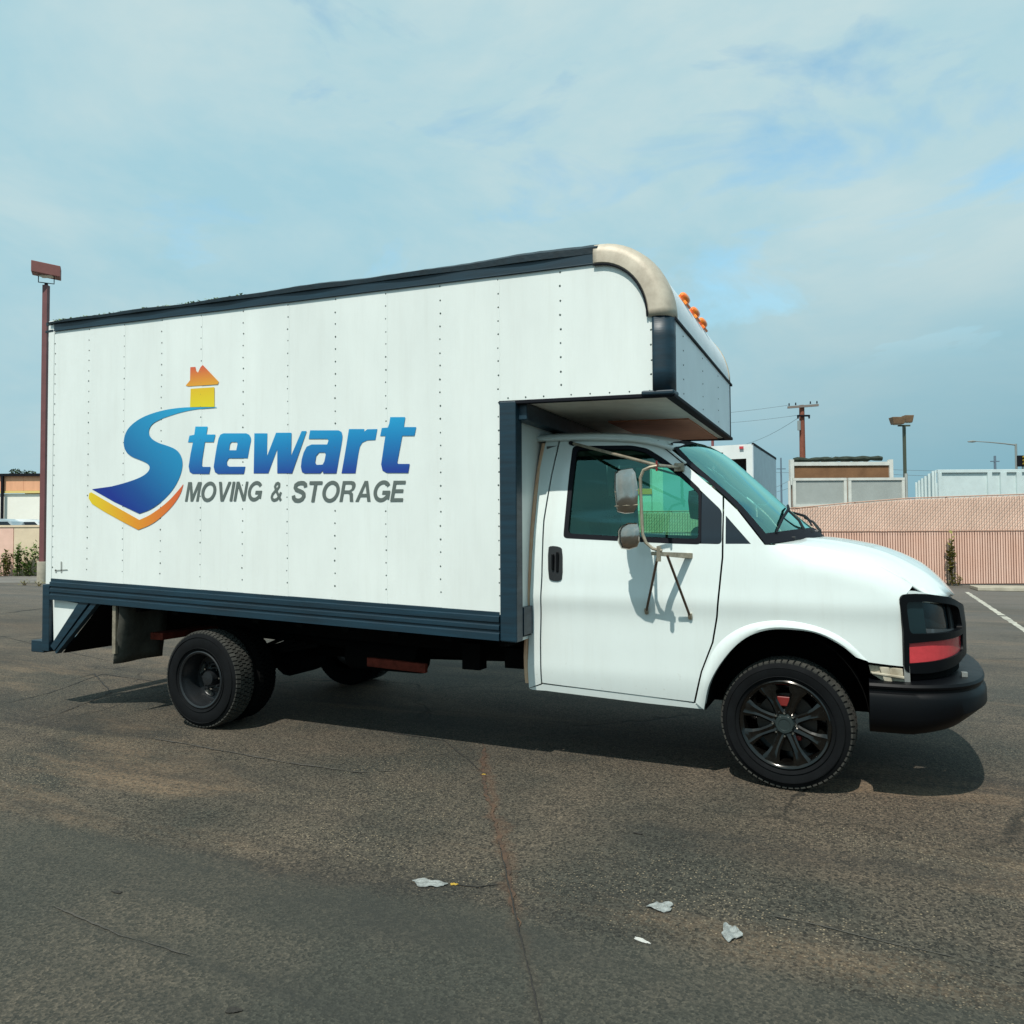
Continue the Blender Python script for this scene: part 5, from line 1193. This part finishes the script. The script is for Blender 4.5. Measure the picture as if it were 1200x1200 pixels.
# ------------------------------------------------------------------ poles
def ploc(u, d): return GZ(u, d)
woodp = mat('utility_pole_wood', (.22, .07, .04), .8, var=.35, vs=3)
d_ = 52; o0 = ploc(942, d_); sc = d_/FPX; up = thing('utility_pole', 'reddish brown wooden utility pole with two crossarms beyond the trailer', 'utility pole', o0, YAW)
hz = H_(478, d_)
B().tube([(0, 0, 0), (0, 0, hz)], [.24, .17], 10).obj('pole', woodp, up, True)
arm = B().box((-1.05, -.30, hz-.14-.05), (1.05, -.18, hz-.14+.10)); 
for v in arm.v: v.z += v.x*.07
arm.obj('crossarm', mat('grey_crossarm', (.20, .17, .15), .8), up)
B().box((-.38, -.30, H_(491, d_)-.06), (.42, -.18, H_(491, d_)+.05)).obj('crossarm', gasket, up)
for x_, z_ in ((-.95, -.02), (-.5, .02), (.5, .1), (.95, .12)): B().tube([(x_, -.24, hz-.05+z_), (x_, -.24, hz+.12+z_)], [.05, .035], 6).obj('insulator', gasket, up)
for x_ in (-.36, .40): B().tube([(x_, -.24, H_(491, d_)+.04), (x_, -.24, H_(491, d_)-.2)], [.07, .05], 6).obj('insulator', gasket, up)
B().tube([(-.28, -.2, H_(497, d_)), (-.28, -.2, H_(508, d_))], .12, 8).obj('transformer_can', stealth, up, True)
wire = mat('overhead_wire', (.12, .15, .17), .6)
def cable(p0, p1, sag, label, r=.013):
    P = [p0.lerp(p1, k/24)-Vector((0, 0, sag*4*(k/24)*(1-k/24))) for k in range(25)]
    return tag(B().tube(P, r, 4).obj('overhead_wire', wire), label, 'wire', 'overhead wires beyond the yard')
ptop = o0+Vector((0, 0, hz))
cable(ptop+fx*-.95, deep(700, 490, 60), .3, 'thin wire running left from the top crossarm of the utility pole')
cable(ptop+fx*-.36+Vector((0, 0, -.7)), deep(700, 496, 60), .4, 'thin wire running left from the lower crossarm of the utility pole')
cable(ptop+fx*-.3+Vector((0, 0, -.9)), deep(875, 520, 70), .2, 'faint wire sloping down left from the utility pole')
cable(deep(1000, 548, 120), deep(1400, 535, 110), 1.2, 'long faint wire above the pale container on the right', .035)
cable(deep(1000, 553, 120), deep(1400, 545, 110), 1.2, 'lowest faint wire above the pale container on the right', .035)
cable(deep(905, 573, 60), deep(975, 535, 60), .1, 'steep wire crossing behind the thin grey mast', .02)
cable(deep(905, 578, 62), deep(990, 548, 62), .1, 'lower steep wire crossing behind the thin grey mast', .02)
cable(deep(880, 553, 64), deep(990, 552, 64), .1, 'level wire crossing the thin grey mast', .018)
d_ = 60; th = thing('mast', 'thin grey mast between the box truck and the dump trailer', 'mast', ploc(916.5, d_), YAW)
B().tube([(0, 0, 0), (0, 0, H_(540, d_))], [.10, .06], 8).obj('pole', mat('grey_pole', (.12, .17, .22), .5), th, True)
B().box((-.35, -.05, H_(553, d_)-.03), (.35, .05, H_(553, d_)+.03)).obj('crossarm', MATS['grey_pole'], th)
d_ = 40; lp = thing('light_pole', 'thin red pole just behind the truck overhang', 'pole', ploc(836.5, d_), YAW)
B().tube([(0, 0, 0), (0, 0, H_(440, d_))], .075, 8).obj('pole', mat('red_pole_paint', (.22, .06, .06), .5), lp, True)
B().box((-.35, -.2, H_(440, d_)-.02), (.35, .2, H_(440, d_)+.22)).obj('lamp_head', MATS['red_pole_paint'], lp, bevel=.02)
d_ = 90; fp_ = thing('mast', 'short far pole poking above the pale container', 'mast', ploc(1168, d_), YAW)
B().tube([(0, 0, 0), (0, 0, H_(539, d_))], [.18, .13], 8).obj('pole', MATS['grey_pole'], fp_, True)
B().box((-.5, -.1, H_(546, d_)), (.5, .1, H_(546, d_)+.1)).obj('crossarm', MATS['grey_pole'], fp_)
# two-headed car-park light
d_ = 38; sc = d_/FPX; o0 = ploc(1062, d_); tl_ = thing('parking_light', 'dark post with two brown box lamp heads above the fence', 'street light', o0, YAW)
greenp = mat('dark_olive_post', (.06, .07, .045), .5); brl = mat('brown_lamp_head', (.20, .12, .065), .55, var=.3, vs=6)
B().box((-.06, -.06, 0), (.06, .06, H_(503, d_))).obj('post', greenp, tl_)
zl = H_(499, d_)
for (x0, y0, x1, y1, zz) in ((-.78, -.45, -.10, .0, 0), (.10, .05, .55, .45, .16)):
    b = B(); cxm, cym = (x0+x1)/2, (y0+y1)/2; b.box((x0, y0, zl-.13+zz), (x1, y1, zl+.22+zz)); 
    for v in b.v:
        if v.z < zl+zz: v.x = cxm+(v.x-cxm)*.75; v.y = cym+(v.y-cym)*.75
    hd = b.obj('lamp_head', brl, tl_, bevel=.02)
    B().box((cxm-.16, cym-.12, zl-.15+zz), (cxm+.16, cym+.12, zl-.125+zz)).obj('diffuser', mat('lamp_diffuser', (.6, .6, .5), .4) if 'lamp_diffuser' not in MATS else MATS['lamp_diffuser'], hd)
B().box((-.3, -.04, zl-.2), (.3, .04, zl-.12)).obj('cross_bracket', greenp, tl_)
# cobra-head street lamp + signal head at the right edge
d_ = 62; sc = d_/FPX; o0 = ploc(1193, d_); sl_ = thing('street_lamp', 'grey street lamp with long arm reaching left at the right edge', 'street lamp', o0, YAW)
zt4 = H_(525, d_); B().tube([(0, 0, 0), (0, 0, zt4)], [.13, .09], 8).obj('pole', stealth, sl_, True)
B().tube([(0, 0, zt4-.1), (-.9, 0, zt4+.02), (-2.2, 0, zt4+.15), (-3.3, 0, zt4+.22)], [.06, .05, .04, .03], 6).obj('arm', stealth, sl_, True)
B().tube([(-3.2, 0, zt4+.22), (-3.5, 0, zt4+.22), (-3.9, 0, zt4+.20)], [.04, .10, .05], 8).obj('lamp_head', stealth, sl_, True)
d_ = 60; sg = thing('traffic_signal', 'dark traffic signal head at the right edge above the container', 'traffic signal', ploc(1201, d_), YAW)
b = B(); zc_ = H_(545, d_); b.box((-.42, -.1, zc_-.45), (.42, .12, zc_+.42)); b.obj('backplate', gasket, sg, bevel=.03)
for k in (-1, 0, 1): B().lathe([(.0, -.16), (.09, -.16), (.11, -.30), (.12, -.30), (.12, -.1)], 12, (0, 0, zc_+k*.26)).obj('visor', mat('signal_yellow', (.35, .25, .03), .5) if 'signal_yellow' not in MATS else MATS['signal_yellow'], sg, True)
B().tube([(0, .05, 0), (0, .05, zc_-.4)], .07, 8).obj('pole', stealth, sg, True)

# ------------------------------------------------------------------ parked cars
def car(loc, rz, label, body_m, van=False, group=None):
    t = thing('parked_car', label, 'car', loc, rz, group)
    h = 2.42 if van else 1.5; L = 4.8; w = .92
    prof = ([(-2.4, .45), (-2.4, 1.0), (-2.35, 1.35), (-2.2, h-.15), (-1.9, h), (.6, h+.0), (1.0, h-.12), (1.65, 1.18), (2.3, .98), (2.4, .7), (2.4, .4)] if van else
            [(-2.3, .45), (-2.35, .8), (-2.25, 1.02), (-1.6, 1.08), (-1.0, h-.08), (-.6, h), (.3, h), (.7, h-.1), (1.3, 1.02), (2.2, .88), (2.35, .6), (2.3, .4)])
    b = B(); b.loft([[Vector((x, s_*w*(1 if z < 1.1 else 1-.22*((z-1.1)/(h-1.1))), z)) for x, z in prof] for s_ in (-1, -.6, .6, 1)], True, True)
    b.obj('body', body_m, t, True, )
    gz0, gz1 = (h-.52, h-.13) if van else (1.08, h-.10)
    for s_ in (-1, 1):
        for (xa, xb, xc, xd) in (((-2.0, -.95, -.95, -1.95), (-.85, .1, .1, -.85), (.2, 1.25, .85, .2)) if van else ((-1.35, -.35, -.35, -.95), (-.25, 1.0, .55, -.25))):
            yb = s_*(w*(1-.22*((gz0-1.1)/(h-1.1)) if gz0 > 1.1 else w)+.008); yt = s_*(w*(1-.22*((gz1-1.1)/(h-1.1)))+.008)
            b = B(); b.add([(xa, yb, gz0), (xb, yb, gz0), (xc, yt, gz1), (xd, yt, gz1)], [(0, 1, 2, 3)]); b.obj('window', frit, t)
    for x_ in (-1.45, 1.45):
        for s_ in (-.84, .84): wheel_simple(t, x_, s_, .33, .2)
    b = B()
    for s_ in (-.65, .65): b.box((2.30, s_-.18, .68), (2.41, s_+.18, .82))
    b.obj('headlight', stealth, t); 
    return t
# ------------------------------------------------------------------ YARD ON THE LEFT
D1 = 31.0
wL = GZ(-120, D1); wR2 = GZ(330, D1); WL = (wR2-wL).length; sc1 = D1/FPX
wal = thing('boundary_wall', 'low pink and tan panel wall behind the weeds on the left', 'wall', wL, YAW)
pink = mat('pink_wall_panel', (.80, .52, .42), .8, var=.12, vs=2); tan = mat('tan_wall_panel', (.74, .60, .43), .8, var=.12, vs=2)
cuts = [-120, -75, -32, 16, 60, 105, 150, 195, 240, 285, 330]; htop = H_(615.5, D1)
for i, (a, c) in enumerate(zip(cuts, cuts[1:])):
    b = B(); b.box(((a+120)*sc1+.01, 0, 0), ((c+120)*sc1-.01, .12, htop-.04)); o = b.obj('wall_panel', pink if i < 3 else tan, wal, bevel=.01); o['label'] = 'pink panel' if i < 3 else 'tan panel'
B().box((0, -.03, htop-.04), (WL, .15, htop+.04)).obj('wall_coping', tan, wal)
# building
d_ = 62; scb = d_/FPX; bl0 = GZ(-260, d_); bld = thing('warehouse', 'cream warehouse with orange fascia and black roof edge at far left', 'building', bl0, YAW)
Ub = lambda u: (u+260)*scb
zroof = H_(555, d_); WB_ = Ub(700)
crm = mat('cream_render', (.88, .87, .78), .8, var=.06, vs=.6); org = mat('orange_fascia', (.82, .42, .24), .7, var=.15, vs=1, aniso=(3, 1, .5))
for k in range(12):
    x0 = WB_*k/12; B().box((x0+.01, 0, 0), (x0+WB_/12-.01, 14, H_(576, d_)-.12)).obj('wall_panel', crm, bld)
for k in range(40):
    x0 = WB_*k/40; B().box((x0+.01, -.12, H_(574, d_)), (x0+WB_/40-.01, .2, zroof-.14)).obj('fascia_board', org, bld)
B().box((0, -.16, H_(577, d_)), (WB_, -.02, H_(574.2, d_))).obj('gutter', mat('yellow_gutter', (.75, .58, .20), .6), bld)
B().box((0, -.35, zroof-.14), (WB_, 15, zroof+.06)).obj('roof', gasket, bld)
for u in (-150, 4.5): B().box((Ub(u)-.08, -.34, 0), (Ub(u)+.08, -.17, zroof-.15)).obj('downpipe', gasket, bld)
# cars whose roofs clear the wall
silver = mat('silver_car_paint', (.45, .52, .55), .3, coat=.5, metal=.3)
whc = mat('white_car_paint', (.75, .78, .78), .3, coat=.5)
car(GZ(-2, 36), YAW+.05, 'silver van roof showing above the pink wall at the left edge', silver, True)
car(GZ(28, 37), YAW+.1, 'white van with dark side windows above the tan wall', whc, True)
# tree behind the building
def tree(loc, h, cw_, label, seed, n=2600):
    rr = random.Random(seed); t = thing('tree', label, 'tree', loc)
    b = B(); b.tube([(0, 0, 0), (.1, 0, h*.35), (0, .1, h*.6)], [.32, .24, .14], 8)
    cl = []
    for k in range(16):
        a = rr.uniform(0, 2*pi); r_ = cw_*rr.uniform(.15, .8); z = h*rr.uniform(.55, .92); c = Vector((r_*cos(a), r_*sin(a), z)); cl.append((c, cw_*rr.uniform(.22, .42)))
        b.tube([(0, 0, h*rr.uniform(.3, .55)), c*.6+Vector((0, 0, z*.3)), c], [.10, .06, .03], 5)
    b.obj('trunk', stemm, t)
    bl = B()
    for k in range(n):
        c, r_ = rr.choice(cl); v = Vector((rr.gauss(0, 1), rr.gauss(0, 1), rr.gauss(0, .8))).normalized()*r_*rr.random()**.4; p = c+v
        L = rr.uniform(.12, .26); a = Vector((rr.uniform(-1, 1), rr.uniform(-1, 1), rr.uniform(-.5, 1))).normalized()*L; q = a.cross(Vector((rr.uniform(-1, 1), rr.uniform(-1, 1), 1))).normalized()*L*.5
        bl.add([p, p+a*.5+q, p+a, p+a*.5-q], [(0, 1, 2), (0, 2, 3)])
    tag(bl.obj('crown', leafd, t), kind='stuff')
tree(GZ(35, 84), H_(546.5, 84), 1.9, 'dark green tree crown rising behind the warehouse roof', 4, 5200)
# tall lamp on the left
d_ = 26.0; sc = d_/FPX; o0 = GZ(50.5, d_); pl_ = thing('light_pole', 'tall maroon square light pole with box lamp beside the truck rear', 'street light', o0, YAW)
mar = mat('maroon_pole_paint', (.17, .065, .065), .5, var=.2, vs=3)
zl = H_(331, d_); B().box((-.082, -.082, .55), (.082, .082, zl)).obj('pole', mar, pl_)
B().lathe([(.0, .74), (.15, .74), (.17, .70), (.17, 0)], 20, (0, 0, 0), 'z').obj('concrete_base', conc, pl_, True)
B().box((-.04, -.04, zl), (.04, .04, zl+.07)).tube([(-.27, 0, zl+.45), (-.27, 0, zl+.12), (.27, 0, zl+.05), (.27, 0, zl+.40)], .018, 6).obj('yoke', gasket, pl_)
b = B(); hz0 = H_(318, d_); b.box((-.43, -.28, hz0-.05), (.43, .28, hz0+.33))
rot = Matrix.Rotation(radians(28), 3, 'Z')
for v in b.v: q = rot @ Vector((v.x, v.y, 0)); v.x, v.y = q.x, q.y; v.z -= v.x*.10
hd = b.obj('lamp_head', mat('maroon_lamp_head', (.24, .085, .075), .55, var=.2, vs=3), pl_, bevel=.015)
b = B(); b.box((-.2, -.14, hz0-.075), (.25, .14, hz0-.045)); b.obj('diffuser', MATS['lamp_diffuser'], hd)
# weeds along the wall
for i, (u, h, w, lab) in enumerate(((3, 26, .7, 'short green weed at the left edge in front of the pink wall'), (8.5, 30, .35, 'thin dry-tipped weed just left of the dark wall joint'),
        (21.5, 37, .55, 'slim upright green weed before the tan wall'), (39, 40, 1.0, 'widest bushy weed beside the maroon pole'), (31, 20, .5, 'low weed between the slim weed and the bushy weed'))):
    weed(GZ(u, D1-.5), h*sc1, w, lab, leafm if i != 1 else leafo, 20+i, 360, 4, .4)
for i, (u, v) in enumerate(((29, 686), (46, 687))):
    p = onZ(u, v); weed(Vector((p.x, p.y, G)), .16, .55, 'dry grass tuft in the paving joint, %s' % ('left of two' if i == 0 else 'nearer the truck rear'), leafo, 40+i, 70, 5, .2, 'grass_tuft')
# concrete apron at the wall
ap = [GZ(-200, 31), GZ(120, 31), GZ(120, 26.2), GZ(-200, 26.2)]
apm = mat('pale_apron', (.16, .15, .135), .9, var=.3, vs=.8, bump=.2, bs=20)
b = B(); b.prism([p+Vector((0, 0, .004)) for p in ap], (0, 0, .012)); tag(b.obj('pavement', apm), kind='structure')

# ------------------------------------------------------------------ litter
paper = mat('crumpled_plastic', (.27, .29, .28), .3, var=.45, vs=60)
def litter(u, v, w, h, rot_, label, seed, m=paper, name='litter', zf=.10, cat='litter'):
    p = onZ(u, v); rr = random.Random(seed); vs = []; nx, ny = 14, 8; ph = [rr.uniform(0, 6) for _ in range(6)]
    for j in range(ny+1):
        for i in range(nx+1):
            a, c = i/nx*2-1, j/ny*2-1; th_ = atan2(c, a); ed = 1+.16*sin(3*th_+ph[0])+.10*sin(5*th_+ph[1])+.05*sin(11*th_+ph[2]); x = a*sqrt(1-.5*c*c)*w/2*ed; y = c*sqrt(1-.5*a*a)*h/2*ed
            vs.append((x*cos(rot_)-y*sin(rot_), x*sin(rot_)+y*cos(rot_), .004+h*zf*(.35+.25*sin(a*5+c*3+ph[3])+.25*sin(c*7-a*4+ph[4])+.15*rr.random())))
    fs = [(j*(nx+1)+i, j*(nx+1)+i+1, (j+1)*(nx+1)+i+1, (j+1)*(nx+1)+i) for j in range(ny) for i in range(nx)]
    o = mesh(name, vs, fs, m); o.location = (p.x, p.y, G); s_ = o.modifiers.new('s', 'SOLIDIFY'); s_.thickness = .002; return tag(o, label, cat)
litter(502, 1036, .155, .07, .15, 'crumpled clear plastic scrap left of the crack', 1)
litter(775, 1064, .10, .08, .5, 'folded pale plastic scrap near the right of centre', 2)
litter(857, 1095, .075, .12, .1, 'rightmost greyish plastic scrap standing crumpled', 3)
litter(752, 1103, .065, .022, -.3, 'smallest white paper chip on the dark asphalt', 4, mat('white_paper', (.45, .45, .42), .7))
drk = mat('dark_leaf', (.02, .018, .014), .8)
litter(748, 977, .05, .02, 0, 'dark leaf scrap above the plastic scraps', 5, drk)
litter(137, 1046, .05, .02, .2, 'dark leaf scrap alone on the left asphalt', 6, drk)
litter(274, 1185, .05, .03, .4, 'dark leaf scrap near the bottom left', 7, drk)
ylf = mat('yellow_leaf', (.42, .27, .03), .6)
litter(532, 1037, .035, .018, .3, 'small yellow leaf touching the clear plastic scrap', 8, ylf)
litter(567, 908, .026, .018, .3, 'yellow leaf at the upper end of the crack', 9, ylf)
